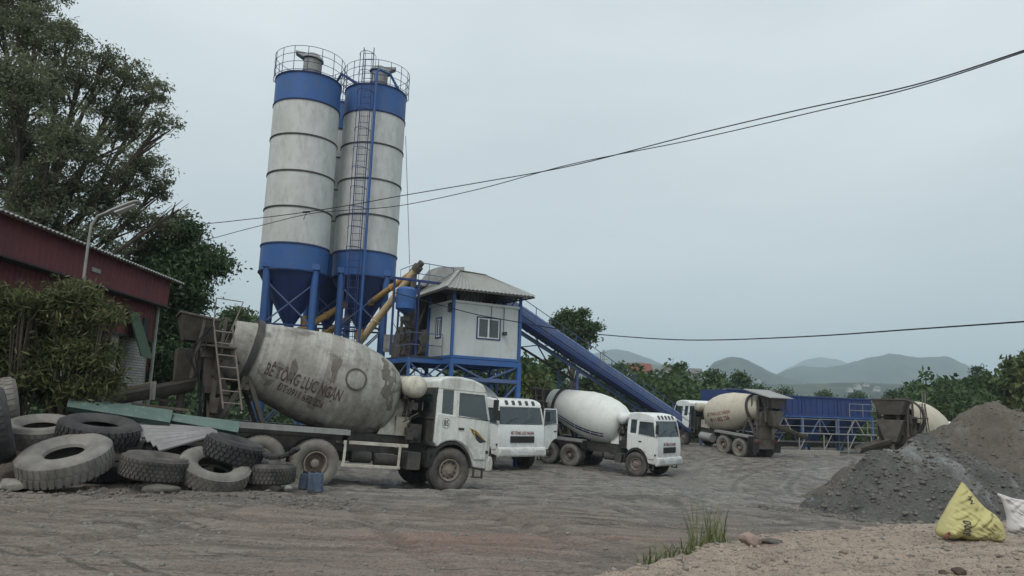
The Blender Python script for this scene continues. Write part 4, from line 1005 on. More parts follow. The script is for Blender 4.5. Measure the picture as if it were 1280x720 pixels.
def window(x0,x1,z0,z1,axis):
    g = MB(); f = MB(); mm = (x0+x1)/2
    B_ = (lambda mb,a,b,c,d,y0,y1: mb.box(a,b,y0,y1,c,d)) if axis=='x' else (lambda mb,a,b,c,d,y0,y1: mb.box(y0,y1,a,b,c,d))
    fw = .05
    for a,b,c,d in ((x0-fw,x0,z0-fw,z1+fw),(x1,x1+fw,z0-fw,z1+fw),(x0,x1,z0-fw,z0),(x0,x1,z1,z1+fw)): B_(f,a,b,c,d,.0,.05)
    fo = f.build('window_frame', M['blue_deep'], CB)
    s = MB()
    for a,b,c,d in ((x0,x0+.07,z0,z1),(mm-.04,mm+.04,z0,z1),(x1-.05,x1,z0,z1),(x0+.07,mm-.04,z0,z0+.05),(x0+.07,mm-.04,z1-.05,z1),(mm+.04,x1-.05,z0,z0+.05),(mm+.04,x1-.05,z1-.05,z1)): B_(s,a,b,c,d,.02,.06)
    s.build('sash', M['white_clean'], fo)
    B_(g, x0+.05,x1-.05,z0+.03,z1-.03,.035,.045); g.build('pane', M['glass'], fo)
    if axis=='x': c_ = MB(); c_.box(x0+.1,mm-.1,.12,.13,z0,z1); c_.build('curtain', M['roof_grey'], CB)
window(1.18,2.24,.92,1.78,'x'); window(1.2,1.68,.95,1.75,'y')
# hipped roof of corrugated sheets
e0 = H+.6; ov=.62
A_=[(-ov-.1,-ov-.05,e0-.12),(W1+ov-.3,-ov,e0-.05),(W1+ov-.3,W2+ov,e0),(-ov-.1,W2+ov,e0-.2)]; rg=[(.75,W2*.5,e0+1.0),(W1-1.15,W2*.5,e0+.95)]
def ribbed(a,b,c,d,n,h=.022,flip=False):
    """slope with corrugations running from eave a-b to ridge d-c"""
    V=[];Fc=[]; a,b,c,d=[Vector(p) for p in (a,b,c,d)]; nr=(b-a).cross(d-a).normalized()
    for k in range(n+1):
        f=k/n; w=h*(1 if k%2 else -1); V.append(a.lerp(b,f)+nr*w); V.append(d.lerp(c,f)+nr*w)
    for k in range(n): Fc.append((2*k,2*k+2,2*k+3,2*k+1))
    m=len(V); V+= [v-nr*.02 for v in V]; Fc += [tuple(i+m for i in reversed(f)) for f in Fc]+[(2*k,m+2*k,m+2*k+2,2*k+2) for k in range(n)]
    return V,Fc
mb=MB()
mb.add(*ribbed(A_[0],A_[1],rg[1],rg[0],44)); mb.add(*ribbed(A_[3],A_[2],rg[1],rg[0],44)); mb.add(*ribbed(A_[0],A_[3],rg[0],rg[0],30)); mb.add(*ribbed(A_[1],A_[2],rg[1],rg[1],30))
ro = mb.build('roof', M['roof_grey'], CB, angle=None)
mb=MB()
for a,b in ((A_[0],rg[0]),(A_[1],rg[1]),(A_[2],rg[1]),(A_[3],rg[0]),(rg[0],rg[1])): mb.beam(Vector(a)+Vector((0,0,.03)),Vector(b)+Vector((0,0,.03)),.16,.025)
mb.build('ridge_flashing', M['roof_grey'], ro)
for a,b in ((0,1),(1,2),(2,3),(3,0)):
    mb=MB(); mb.beam(Vector(A_[a])+Vector((0,0,-.06)),Vector(A_[b])+Vector((0,0,-.06)),.05,.07); mb.build('eave_beam', M['dark_metal'], CB)
for x in (.4,1.2,2.0,2.8):
    mb=MB(); mb.beam((x,-.4,e0-.02),(x,W2/2,e0+.75),.05); mb.beam((x,0,H+.1),(x+.4,0,e0+.1),.04); mb.build('rafter', M['dark_metal'], CB)
mb=MB(); mb.tube([(1.8,-.02,H+.4),(1.8,-.02,1.28)],.012,5); mb.tube([(2.42,-.02,H+.1),(2.42,-.02,1.3),(2.42,-.12,1.22)],.015,5); mb.box(2.36,2.5,-.22,-.02,1.1,1.25); mb.build('flood_lamp', M['dark_metal'], CB)
mb=MB(); mb.box(-.06,.03,.15,.45,1.95,2.3); mb.build('wall_box', M['dark_metal'], CB, bevel=.01)

# ---------------------------------------------------------------- belt conveyor
q0 = P(612, 371, 34.2); q1 = P(842, 524, 46.5)
BC = thing('belt_conveyor', 'long blue covered belt conveyor sloping down from the cabin to the right', 'conveyor', (q1.x,q1.y,gz(q1.x,q1.y)))
O = Vector(BC.location); a = q1-O; b = q0-O; dd=(b-a).normalized(); sd_=dd.cross(Vector((0,0,1))).normalized(); up_=sd_.cross(dd).normalized(); LL=(b-a).length
def fr3(t_,s_,u_): return a+dd*t_+sd_*s_+up_*u_
mb = MB(); V=[];Fc=[]; hw=.62; n=12; N=int(LL/.22)
sect=[(-hw,-.18),(-hw,0)]+[(-hw*math.cos(PI*k/n),.5*math.sin(PI*k/n)) for k in range(1,n)]+[(hw,0),(hw,-.18)]
m_=len(sect)
for i in range(N+1):
    w=.012*(1 if i%2 else -1)
    for (s_,u_) in sect: f=1+w/.6; V.append(fr3(LL*i/N, s_*f, u_*f))
for i in range(N):
    for k in range(m_-1): Fc.append((i*m_+k,i*m_+k+1,(i+1)*m_+k+1,(i+1)*m_+k))
mb.add(V,Fc); mb.build('cover', M['blue_dusty'], BC, angle=60)
for s_ in (-hw-.04,hw+.04):
    mb=MB(); mb.beam(fr3(0,s_,-.36),fr3(LL,s_,-.36),.1,.18,up=up_); mb.build('side_rail', M['blue_dusty'], BC)
    mb=MB(); mb.beam(fr3(0,s_,-1.05),fr3(LL,s_,-1.05),.08,.1,up=up_)
    n=int(LL/1.1)
    for k in range(n): mb.beam(fr3(LL*k/n,s_,-.45 if k%2 else -1.05),fr3(LL*(k+1)/n,s_,-1.05 if k%2 else -.45),.05)
    mb.build('truss', M['blue_dusty'] if s_<0 else M['dark_metal'], BC)
mb=MB(); mb.beam(fr3(0,-hw-.4,-.7),fr3(LL,-hw-.4,-.7),.5,.18,up=up_)
for k in range(12):
    t_=LL*(k+.4)/12; mb.beam(fr3(t_,-hw,-.8),fr3(t_,-hw-.65,-.62),.06)
mb.build('walkway', M['blue_deep'], BC)
mb=MB(); 
for h in (.45,.9): mb.tube([fr3(0,-hw-.65,-.62)+Vector((0,0,h)),fr3(LL,-hw-.65,-.62)+Vector((0,0,h))],.02,5)
for k in range(17): c=fr3(LL*k/16,-hw-.65,-.62); mb.tube([c,c+Vector((0,0,.92))],.02,5)
mb.build('handrail', M['blue_dusty'], BC)
mb=MB(); mb.beam(fr3(0,0,-.2),fr3(LL,0,-.2),.9,.03,up=up_); mb.build('belt', M['black'], BC)
for f in (.3,.62,.9):
    for s_ in (-hw,hw):
        c=fr3(LL*f,s_,-1.0); mb=MB(); mb.beam((c.x,c.y,-.2),c,.12); mb.build('trestle_leg', M['blue_dusty'], BC)
    c=fr3(LL*f,-hw,-1.0); d_=fr3(LL*f,hw,-1.0); mb=MB(); mb.beam((c.x,c.y,.2),d_,.06); mb.beam((d_.x,d_.y,.2),c,.06); mb.build('trestle_brace', M['blue_dusty'], BC)

# ---------------------------------------------------------------- aggregate bins
b0 = P(908, 560, 50); b1 = P(1092, 568, 54); g0 = gz((b0.x+b1.x)/2, 52)
ang = math.atan2(54-50, b1.x-b0.x); LB = math.hypot(b1.x-b0.x, 4)
AB = thing('aggregate_bins', 'row of blue steel aggregate bins with a pale railed walkway behind the trucks', 'hopper bins', (b0.x, 50, g0), (0,0,ang))
topz = P(1010,496,52).z - g0; nb=4; wB=LB/nb
for k in range(nb):
    x0=k*wB+.04; x1=(k+1)*wB-.04; zt=topz+(.25 if k==0 else 0)
    mb=MB(); mb.hexa([(x0+.5,.9,1.55),(x1-.5,.9,1.55),(x1-.5,2.1,1.55),(x0+.5,2.1,1.55)],[(x0,0,2.55),(x1,0,2.55),(x1,3,2.55),(x0,3,2.55)])
    for (a_,b_,c_,d_) in ((x0,x1,-.03,.03),(x0,x1,2.97,3.03),(x0,x0+.05,.03,2.97),(x1-.05,x1,.03,2.97)): mb.box(a_,b_,c_,d_,2.56,zt)
    for j in range(6): xx=x0+(x1-x0)*(j+.5)/6; mb.box(xx-.03,xx+.03,-.08,-.03,2.56,zt-.05)
    mb.box(x0,x1,-.1,.04,zt-.05,zt+.05); mb.box(x0,x1,-.12,-.03,2.5,2.6)
    mb.build('bin', M['blue_deep'] , AB, bevel=.01)
    mb=MB(); mb.hexa([(x0+.3,.2,zt-.5),(x1-.3,.2,zt-.5),(x1-.3,2.8,zt-.5),(x0+.3,2.8,zt-.5)],[(x0+1,1.2,zt+.12),(x1-1,1.2,zt+.12),(x1-1,1.8,zt+.12),(x0+1,1.8,zt+.12)]); mb.build('aggregate_load', M['pile_grey'], AB)
for k in range(nb+1):
    for y in (0,3):
        mb=MB(); mb.box(k*wB-.07,k*wB+.07,y-.07,y+.07,-.15,2.55); mb.build('post', M['blue_dusty'], AB)
    if k<nb:
        mb=MB(); mb.beam((k*wB,0,.1),(k*wB+wB/2,0,2.4),.07); mb.beam((k*wB+wB,0,.1),(k*wB+wB/2,0,2.4),.07); mb.build('brace', M['grey_metal' if k%2 else 'blue_dusty'], AB)
        mb=MB(); mb.hexa([(k*wB+.9,1.1,.75),(k*wB+wB-.9,1.1,.75),(k*wB+wB-.9,1.9,.75),(k*wB+.9,1.9,.75)],[(k*wB+.5,.9,1.5),(k*wB+wB-.5,.9,1.5),(k*wB+wB-.5,2.1,1.5),(k*wB+.5,2.1,1.5)]); mb.build('weigh_hopper', M['blue_deep'], AB, bevel=.01)
for z in (.12,.75,1.3,2.45):
    mb=MB(); mb.box(0,LB,-.1,-.02,z-.05,z+.05); mb.build('rail_beam', M['grey_metal'] if z<1.4 else M['blue'], AB)
mb=MB(); mb.box(0,LB,-.95,-.12,1.3,1.34); mb.build('walkway', M['grey_metal'], AB); railing(AB,[(0,-.95,1.34),(LB,-.95,1.34)],.95,'grey_metal',1.3)
for k in range(6):
    x=LB*(k+.5)/6; mb=MB(); mb.beam((x,-.9,1.3),(x,-.9,-.15),.06); mb.beam((x,-.9,.2),(x+.7,-.9,1.3),.05); mb.build('walkway_post', M['grey_metal'], AB)
mb=MB(); mb.box(-.5,LB+.5,.8,2.2,.55,.62); mb.box(-.5,LB+.5,.75,.8,.45,.8); mb.build('weigh_belt', M['black'], AB)
railing(AB,[(LB-2.2,-.2,2.55),(LB+.2,-.2,2.55)],.9,'grey_metal',1.1)
mb=MB(); mb.box(-.3,LB*.6,-2.1,-1.5,-.1,.25); mb.build('concrete_plinth', M['concrete'], AB)
# ---------------------------------------------------------------- leaves and trees
def rand_unit(n):
    v = rng.normal(size=(n,3)); return v/np.linalg.norm(v,axis=1,keepdims=True)
def leaf_mesh(name, C, length, width, mat, droop=0., tint=None, norm_up=.3, parent=None, curl=.0):
    n = len(C); d = rand_unit(n); d[:,2] -= droop; d /= np.linalg.norm(d,axis=1,keepdims=True)
    nr = rand_unit(n); nr[:,2] += norm_up; w = np.cross(d, nr); w /= np.maximum(1e-6,np.linalg.norm(w,axis=1,keepdims=True))
    L = length*rng.uniform(.6,1.25,(n,1)); Wd = width*rng.uniform(.7,1.2,(n,1))
    V = np.stack([C - d*L*.5, C + w*Wd*.5 - d*L*.05, C + d*L*.5, C - w*Wd*.5 - d*L*.05], 1).reshape(-1,3)
    Fq = np.arange(4*n).reshape(n,4)
    tn = rng.uniform(0,1,n) if tint is None else np.clip(tint + rng.normal(0,.16,n),0,1)
    me = np_mesh(name, V, Fq, M[mat], [('tint','FACE',tn)]); return link(name, me, parent)
def lobe_points(lobes, nclump, per, cr_, fill=.55):
    """leaf centres gathered in clumps spread through ellipsoidal lobes (x,y,z,r)"""
    lobes = np.array(lobes, float); w = lobes[:,3]**2; w /= w.sum(); k = rng.choice(len(lobes), nclump, p=w)
    u = rand_unit(nclump)*((rng.uniform(0,1,(nclump,1)))**fill)
    c = lobes[k,:3] + u*lobes[k,3:4]*np.array([1,1,.85])
    ct = rng.uniform(0,1,nclump); q = rng.integers(0,nclump,nclump*per)
    off = rng.normal(size=(nclump*per,3))*cr_*np.array([1,1,.6])*rng.uniform(.5,1.3,(nclump,1))[q]
    return c, c[q]+off, ct[q]
def tree(name, label, cat, base, lobes, nclump, per, cr_, leaf, mat, trunk_r=.3, group=None, droop=.3, limbs=True, fork=.35, twigs=5, norm_up=.3, bark='trunk'):
    base = Vector(base); T = thing(name, label, cat, base, group=group)
    Lb = [(x-base.x, y-base.y, z-base.z, r) for x,y,z,r in lobes]
    c, pts, tn = lobe_points(Lb, nclump, per, cr_)
    leaf_mesh('crown', pts, leaf[0], leaf[1], mat, droop, .25+.5*tn, norm_up, T)
    zc = sum(l[2] for l in Lb)/len(Lb); xc = sum(l[0] for l in Lb)/len(Lb); yc = sum(l[1] for l in Lb)/len(Lb)
    mb = MB(); rr = random.Random(int(base.x*13+base.y*7)); fk = Vector((xc*.25,yc*.25,max(.8,min(l[2]-l[3]*.3 for l in Lb)*fork+.3)))
    top = Vector((xc*.7,yc*.7,zc)); mb.tube([(0,0,-.3),fk*.5+Vector((rr.uniform(-.1,.1)*trunk_r*3,0,0)),fk,(fk+top)/2,top],[trunk_r*1.25,trunk_r,trunk_r*.85,trunk_r*.6,trunk_r*.3],9)
    if limbs:
        for (x,y,z,r) in Lb:
            e = Vector((x,y,z)); s0 = fk.lerp(top, rr.uniform(0,.8)*min(1,max(.1,z/max(.1,zc)*.6))); md = s0.lerp(e,.5)+Vector((rr.uniform(-.15,.15)*r,rr.uniform(-.2,.2)*r,rr.uniform(-.25,.1)*r))
            br = trunk_r*min(.5,.22+.1*r); mb.tube([s0,md,e],[br,br*.7,br*.35],6)
            for k in range(twigs):
                dv = Vector((rr.gauss(0,1),rr.gauss(0,1),rr.gauss(.3,1))).normalized()*r*rr.uniform(.6,1); st = md.lerp(e, rr.uniform(.2,1)); mb.tube([st,(st+e+dv)/2+Vector((0,0,rr.uniform(-.1,.1)*r)),e+dv],[br*.4,br*.25,br*.08],4,cap=False)
    mb.build('trunk', M[bark], T); return T
def L(u, v, rpx, Y, dy=0):
    p = P(u, v, Y+dy); return (p.x, p.y, p.z, rpx*Y/924)
# big tree upper left
Y0 = 25
lb = [(0,20,60,0),(45,42,44,-1),(85,50,32,1),(25,110,55,-2),(100,105,44,0),(160,92,28,.5),(188,122,28,1),(200,160,25,-.5),(152,150,42,1),(90,175,50,-1.5),(20,190,60,0),
      (172,208,36,.5),(196,236,20,1),(130,240,44,0),(60,250,50,-1),(0,270,50,1),(224,262,15,-1),(-50,120,70,0),(-60,30,70,1),(-60,220,60,0),(30,-30,60,0),(170,272,26,0),(125,292,34,-.5),(205,285,20,.5),(70,300,36,.5),(5,320,36,0),(-30,-60,70,1),(135,72,18,0),(120,20,0,0)][:-1]
bp = P(-20, 470, Y0)
tree('broad_tree','tall grey-green tree with dark spreading limbs behind the red shed','tree',(bp.x,Y0,gz(bp.x,Y0)),[L(u,v,r,Y0,dy) for u,v,r,dy in lb], 1500, 84, .2, (.16,.055), 'leaf_big', .42, droop=.35, twigs=7)
Y1 = 26.5
lb = [(225,290,24,0),(205,315,38,0),(245,322,30,.5),(268,328,20,0),(222,350,36,-.5),(190,345,36,.5),(235,378,22,0),(205,395,36,0),(225,430,34,.5),(190,440,40,-.5),(215,465,30,0),(165,390,40,1)]
bp = P(208, 480, Y1)
tree('dark_leaved_tree','dark glossy tree between the red shed and the nearest truck','tree',(bp.x,Y1,gz(bp.x,Y1)),[L(u,v,r,Y1,dy) for u,v,r,dy in lb], 1000, 60, .27, (.18,.08), 'leaf_dark', .2, droop=.5)
bp = P(293, 480, 60)
tree('small_round_tree','small distant tree between the dark tree and the left silo legs','tree',(bp.x,60,gz(bp.x,60)),[L(u,v,r,60) for u,v,r in ((293,395,14),(283,402,12),(305,400,14),(295,415,20),(320,412,14),(275,425,16),(300,440,24),(330,435,20),(345,450,16))], 300, 34, .4, (.35,.18), 'leaf_mid', .2)
# bush with long yellow-green leaves in front of the shed
def bush(label, Yb, lb, n, per):
    bp = P(lb[0][0], 540, Yb); g = gz(bp.x, Yb)
    T = thing('willow_leaved_bush', label, 'bush', (bp.x, Yb, g)); rb = random.Random(int(Yb*10)); lb = [(u,v,r*.78,dy) for u,v,r,dy in lb] + [(lambda e,a: (e[0]+e[2]*1.15*math.cos(a), e[1]-e[2]*1.15*abs(math.sin(a)), rb.uniform(4,8), rb.uniform(-.3,.3)))(rb.choice(lb), rb.uniform(0,3.14)) for _ in range(22)]
    Lb=[(lambda q:(q[0]-bp.x,q[1]-Yb,q[2]-g,q[3]))(L(u,v,r,Yb,dy)) for u,v,r,dy in lb]
    c, pts, tn = lobe_points(Lb, n, per, .16, .45); leaf_mesh('foliage', pts, .16, .03, 'leaf_bush', .45, .15+.75*tn, .2, T)
    mb = MB(); rr = random.Random(2)
    for (x,y,z,r) in Lb:
        for k in range(3):
            e=Vector((x+rr.uniform(-r,r)*.6,y+rr.uniform(-r,r)*.6,z+rr.uniform(0,r))); mb.tube([(rr.uniform(-.25,.25),rr.uniform(-.2,.2),-.1),(x*.55,y*.5,z*.45),e],[.03,.02,.007],5)
    mb.build('stem', M['trunk'], T)
bush('long-leaved yellow-green bush growing before the red shed under the street lamp', 13.2, [(92,405,24,0),(62,398,20,.2),(112,378,15,0),(78,372,12,0),(128,452,14,-.2),(100,445,26,0),(62,445,24,0),(125,478,20,.1),(95,492,24,0),(145,398,8,0),(60,490,18,.2),(126,402,7,0),(100,366,6,0)], 420, 34)
bush('left-hand yellow-green bush rising above the old tyres at the photo edge', 12.9, [(12,402,20,0),(-15,430,36,0),(28,430,20,.2),(10,465,24,0),(38,388,9,0),(42,475,16,0),(-20,385,20,0),(20,372,7,0)], 280, 34)

# ---------------------------------------------------------------- distant tree line
def midtree(name, label, u, vtop, vbot, wpx, Y, mat, n=300, per=34, leaf=(.5,.27), group='trees lining the valley behind the yard'):
    bp = P(u, vbot, Y); g = gz(bp.x, Y); k = Y/924; top = P(u, vtop, Y).z; hh = top-g; w = wpx*k/2; rr = random.Random(int(u*3+Y)); lb=[]
    nl = 7
    for i in range(nl):
        f = (i+.5)/nl; r = w*rr.uniform(.4,.58)*(1-.25*abs(f-.45)); a = rr.uniform(0,6.28); q = w*rr.uniform(.25,.68)*(1-.6*f**2)
        lb.append((bp.x+math.cos(a)*q, Y+math.sin(a)*q*.7, g+hh*(.2+.68*f), max(.5,r)))
    lb.append((bp.x+rr.uniform(-.2,.2)*w,Y,top-w*.35,w*.38)); lb.append((bp.x,Y,g+hh*.45,w*.7)); lb.append((bp.x+.35*w,Y-.3*w,g+hh*.2,w*.5)); lb.append((bp.x-.35*w,Y-.3*w,g+hh*.2,w*.5)); lb.append((bp.x-.5*w,Y,g+hh*.3,w*.5)); lb.append((bp.x+.5*w,Y,g+hh*.32,w*.5))
    return tree(name, label, 'tree', (bp.x,Y,g), lb, n, per, max(.35,w*.14), leaf, mat, max(.12,w*.06), group, droop=.2, twigs=2)
tr = [(655,447,540,58,62,'leaf_mid','bushy green tree just right of the cabin posts'),
 (690,440,540,60,68,'leaf_mid','bushy tree behind the white drum under the conveyor'),
 (668,470,540,50,52,'leaf_olive','low olive tree behind the open truck door'),
 (625,470,540,50,58,'leaf_dark','dark tree seen between the legs below the cabin'),
 (735,470,540,54,72,'leaf_dark','dark tree behind the middle of the belt conveyor'),
 (600,478,540,50,64,'leaf_mid','green tree seen under the left side of the cabin'),
 (772,455,535,44,80,'leaf_mid','rounded tree left of the red tiled house'),
 (800,464,535,52,78,'leaf_dark','dark tree below the red tiled house'),
 (828,470,535,46,84,'leaf_mid','green tree directly below the white gabled house'),
 (852,455,535,22,95,'leaf_dark','narrow dark tree beside the right wall of the white gabled house'),
 (862,472,535,44,84,'leaf_dark','dark tree above the cab of the left-facing truck'),
 (893,462,532,54,92,'leaf_mid','wide tree right of the white gabled house'),
 (905,476,532,50,80,'leaf_dark','tree above the water tank of the left-facing truck'),
 (925,464,532,44,98,'leaf_dark','tree at the right end of the tall hedge-like row'),
 (950,480,532,50,110,'leaf_mid','low tree above the cream drum of the left-facing truck'),
 (985,484,532,50,130,'leaf_dark','low tree above the hopper cover of the left-facing truck'),
 (1030,487,532,50,150,'leaf_mid','low tree behind the middle of the aggregate bins'),
 (1075,489,532,50,150,'leaf_dark','low tree behind the right end of the aggregate bins'),
 (1118,486,535,40,130,'leaf_dark','low tree behind the hopper of the rightmost truck'),
 (1150,476,540,46,100,'leaf_mid','rounded tree above the drum of the rightmost truck'),
 (1182,474,540,50,86,'leaf_mid','green tree left of the brown heap summit'),
 (1215,472,540,52,76,'leaf_dark','dark green tree right above the cab of the rightmost truck'),
 (1245,470,540,50,68,'leaf_mid','green tree behind the summit of the brown heap'),
 (1272,450,540,46,58,'leaf_olive','tall olive tree cut by the right photo edge'),
 (1300,440,540,50,54,'leaf_olive','tall olive tree just outside the right photo edge'),
 (345,470,540,60,70,'leaf_dark','dark tree behind the legs of the left silo'),
 (400,465,540,60,66,'leaf_mid','green tree behind the legs of the right silo'),
 (250,470,540,60,60,'leaf_dark','dark tree behind the rear hopper of the nearest truck'),
 (455,475,540,60,72,'leaf_dark','dark tree behind the drum front of the nearest truck'),
 (520,480,540,60,70,'leaf_mid','green tree behind the cab roof of the nearest truck')]
for (u,vt,vb,w,Y,mt,lab) in tr: midtree('leafy_tree', lab, u, vt, vb, w, Y, mt)
# undergrowth along the edge of the yard
n=48000; uu=rng.uniform(560,1340,n); YY=rng.uniform(60,86,n)+np.where(uu<700,-8,0); XX=(uu-640)/924*YY; base_=ground_h(XX,YY,False)
hmax=np.interp(uu,[560,900,960,1100,1150,1340],[6.2,5.6,2.6,2.6,5.2,5.6]); hh=hmax*(.8+.75*fbm(XX*.22,YY*.22,4,77))*rng.uniform(0,1,n)**.7
leaf_o=leaf_mesh('undergrowth',np.stack([XX,YY,base_+hh+.1],-1),.6,.32,'leaf_mid',.1,tint=.25+.5*vnoise(XX*.5,YY*.5,3)); tag(leaf_o,'dense low green undergrowth along the far edge of the yard',kind='stuff')
n=9000; XX=rng.uniform(-34,-6,n); YY=rng.uniform(42,56,n); base_=ground_h(XX,YY,False); hh=3.0*rng.uniform(0,1,n)
leaf_o=leaf_mesh('undergrowth',np.stack([XX,YY,base_+hh],-1),.55,.3,'leaf_dark',.1); tag(leaf_o,'dark low undergrowth behind the cement silos',kind='stuff')
# airy tall tree above the conveyor
Yt=58; bp=P(712,520,Yt)
tree('tall_airy_tree','airy tree with drooping branch tips rising above the middle of the conveyor','tree',(bp.x,Yt,gz(bp.x,Yt)),[L(u,v,r,Yt,dy) for u,v,r,dy in ((700,403,11,0),(718,400,13,.5),(735,412,11,0),(712,418,14,0),(692,414,8,0),(744,408,5,0),(724,430,10,0),(728,390,4,0),(706,392,4,0),(742,424,5,0))],230,34,.3,(.34,.13),'leaf_mid',.22,droop=.6)
Yt=95; bp=P(1225,500,Yt)
T=thing('layered_pine','flat-layered pine standing above the trees at far right','tree',(bp.x,Yt,gz(bp.x,Yt)))
g=gz(bp.x,Yt); zt=P(1228,459,Yt).z-g; mb=MB(); mb.tube([(0,0,-.2),(0,0,zt)],[.25,.06],7); pts=[]
for k in range(6):
    z=zt*(.66+.06*k); r_=2.0*(1-k*.13)
    for j in range(7):
        a=j*.9+k; e=Vector((r_*math.cos(a),r_*math.sin(a),z+.3)); mb.tube([(0,0,z),e],[.06,.02],4); 
        for q in range(26): pts.append(Vector((0,0,z)).lerp(e,rng.uniform(.2,1.05))+Vector(rng.normal(0,.16,3)))
mb.build('trunk',M['trunk'],T); leaf_mesh('crown',np.array([tuple(p) for p in pts]),.5,.13,'leaf_dark',.1,parent=T)
# lattice mast far away
bp=P(754,470,230); T=thing('lattice_mast','thin faint lattice mast above the trees beside the conveyor','mast',(bp.x,230,-1.4)); zt=P(754,437,230).z+1.4; mb=MB()
for sx,sy in ((-1,-1),(1,-1),(1,1),(-1,1)): mb.beam((sx*.7,sy*.7,0),(sx*.2,sy*.2,zt),.16)
for k in range(9):
    z=zt*k/9; z2=zt*(k+1)/9; f=.7-.5*k/9; f2=.7-.5*(k+1)/9
    mb.beam((-f,-f,z),(f2,-f2,z2),.09); mb.beam((f,-f,z),(-f2,-f2,z2),.09)
for z,w in ((.72,1.8),(.86,1.5),(.96,1.1)): mb.beam((-w,0,zt*z),(w,0,zt*z),.16)
mb.build('lattice',M['grey_metal'],T)

# ---------------------------------------------------------------- houses
def house(label, u, vroof, vb, Y, wpx, mat_w, mat_r, gable_front=True, rot=0):
    bp=P(u,vb,Y); g=(gz(bp.x,Y)-.2) if Y<300 else P(u,vroof,Y).z-wpx*Y/924*1.1; k=Y/924; w=wpx*k/2; T=thing('gabled_house',label,'house',(bp.x,Y,g),(0,0,rot)); top=P(u,vroof,Y).z-g; ev=top-w*.75; d=w*1.4
    mb=MB(); mb.prism([(-w,0),(w,0),(w,ev),(0,top-.15),(-w,ev)],'y',-d,d) if gable_front else mb.prism([(-d,0),(d,0),(d,ev),(0,top-.15),(-d,ev)],'x',-w,w); mb.build('wall',M[mat_w],T,angle=None)
    mb=MB(); o=.5
    for s in (-1,1):
        a,b=(s*(w+o),ev-.35),(0,top+.05)
        if gable_front: mb.hexa([(a[0],-d-o,a[1]),(b[0],-d-o,b[1]),(b[0],d+o,b[1]),(a[0],d+o,a[1])],[(a[0],-d-o,a[1]+.2),(b[0],-d-o,b[1]+.2),(b[0],d+o,b[1]+.2),(a[0],d+o,a[1]+.2)])
        else: mb.hexa([(-w-o,s*(d+o),a[1]),(-w-o,0,b[1]),(w+o,0,b[1]),(w+o,s*(d+o),a[1])],[(-w-o,s*(d+o),a[1]+.2),(-w-o,0,b[1]+.2),(w+o,0,b[1]+.2),(w+o,s*(d+o),a[1]+.2)])
    mb.build('roof',M[mat_r],T,angle=None)
    for x in (-w*.45,w*.45):
        for z in (ev-.9,ev-4.2):
            if z>1: mb=MB(); mb.box(x-.4,x+.4,-d-.06,-d+.02,z-.8,z+.2); mb.build('window',M['glass'],T)
    return T
M['tile_red']=dirty('red_roof_tiles',(.2,.075,.06),(.15,.08,.06),.5,2,.9); M['plaster']=dirty('pale_plaster',(.45,.45,.42),(.4,.4,.37),.3,1,.9); M['tile_grey']=dirty('grey_roof_tiles',(.16,.16,.16),(.1,.1,.1),.4,2,.9)
house('white gabled house standing above the valley trees',834,457,480,125,15,'plaster','tile_grey')
house('house with red tiled roof behind the trees by the conveyor',800,456,480,135,20,'plaster','tile_red',False)
house('pale house far right of the white gabled house',869,462,480,150,10,'plaster','tile_grey',False)
for i,(u,v,Y,w,lab) in enumerate([(1072,479,760,10,'tiny white town house farthest left under the mountain'),(1083,477,800,8,'tiny white town house second from left under the mountain'),(1062,483,700,9,'tiny low pale building at the foot of the mountain'),(1096,482,740,9,'tiny pale town house right of the mountain town group'),(948,472,700,8,'tiny pale house on the slope left of the main mountain'),(1012,478,900,9,'tiny pale house between the hills above the bins')]):
    house(lab,u,v+1,492,Y,w*.62,'plaster','tile_grey',i%2==0)

# ---------------------------------------------------------------- hills
def hill(pts, Y, depth, seed):
    us=[p[0] for p in pts]; vs_=[p[1] for p in pts]; n=160; m=26; uu=np.linspace(us[0],us[-1],n)
    # smooth ridge
    vv=np.interp(uu,us,vs_); ker=np.hanning(9); ker/=ker.sum(); vv=np.convolve(np.pad(vv,4,'edge'),ker,'valid')
    X=np.array([P(a,b,Y).x for a,b in zip(uu,vv)]); Z=np.array([P(a,b,Y).z for a,b in zip(uu,vv)])
    V=[]
    for j in range(m+1):
        f=j/m*2-1; y=Y+f*depth; prof=(math.cos(f*PI/2))**1.3
        zz=-3+(Z+3)*prof*(1+ (.35*fbm(X/ (depth*.35),np.full(n,y/(depth*.35)),4,seed))*(1-prof)) + (9*fbm(X/60,np.full(n,y/60),5,seed+3,.65))*(.3+.7*(1-abs(f)))*.6*min(1.6,Y/1700)
        V.append(np.stack([X*(y/Y),np.full(n,y),zz],-1))
    V=np.array(V).reshape(-1,3); i=np.arange((m+1)*n).reshape(m+1,n); Fq=np.stack([i[:-1,:-1],i[:-1,1:],i[1:,1:],i[1:,:-1]],-1).reshape(-1,4)
    o=link('hill',np_mesh('hill',V,Fq,M['hill'],smooth=True)); tag(o,kind='structure')
hill([(560,500),(620,470),(700,455),(745,441),(770,437),(785,440),(815,450),(840,462),(880,470),(930,480),(980,500)],3000,500,1)
hill([(600,500),(680,470),(740,458),(800,452),(830,457),(860,463),(900,478),(930,500)],1500,280,2)
hill([(850,500),(880,466),(893,453),(912,446),(930,449),(950,458),(968,466),(1000,478),(1060,488),(1100,505)],1700,300,3)
hill([(930,490),(960,474),(985,460),(1005,451),(1025,446),(1045,449),(1070,458),(1100,470),(1150,490)],4200,600,4)
hill([(900,500),(950,476),(980,463),(1000,458),(1030,460),(1060,455),(1085,448),(1112,442),(1125,444),(1145,448),(1165,447),(1185,446),(1205,455),(1225,464),(1250,474),(1290,486),(1340,500)],2300,450,5)
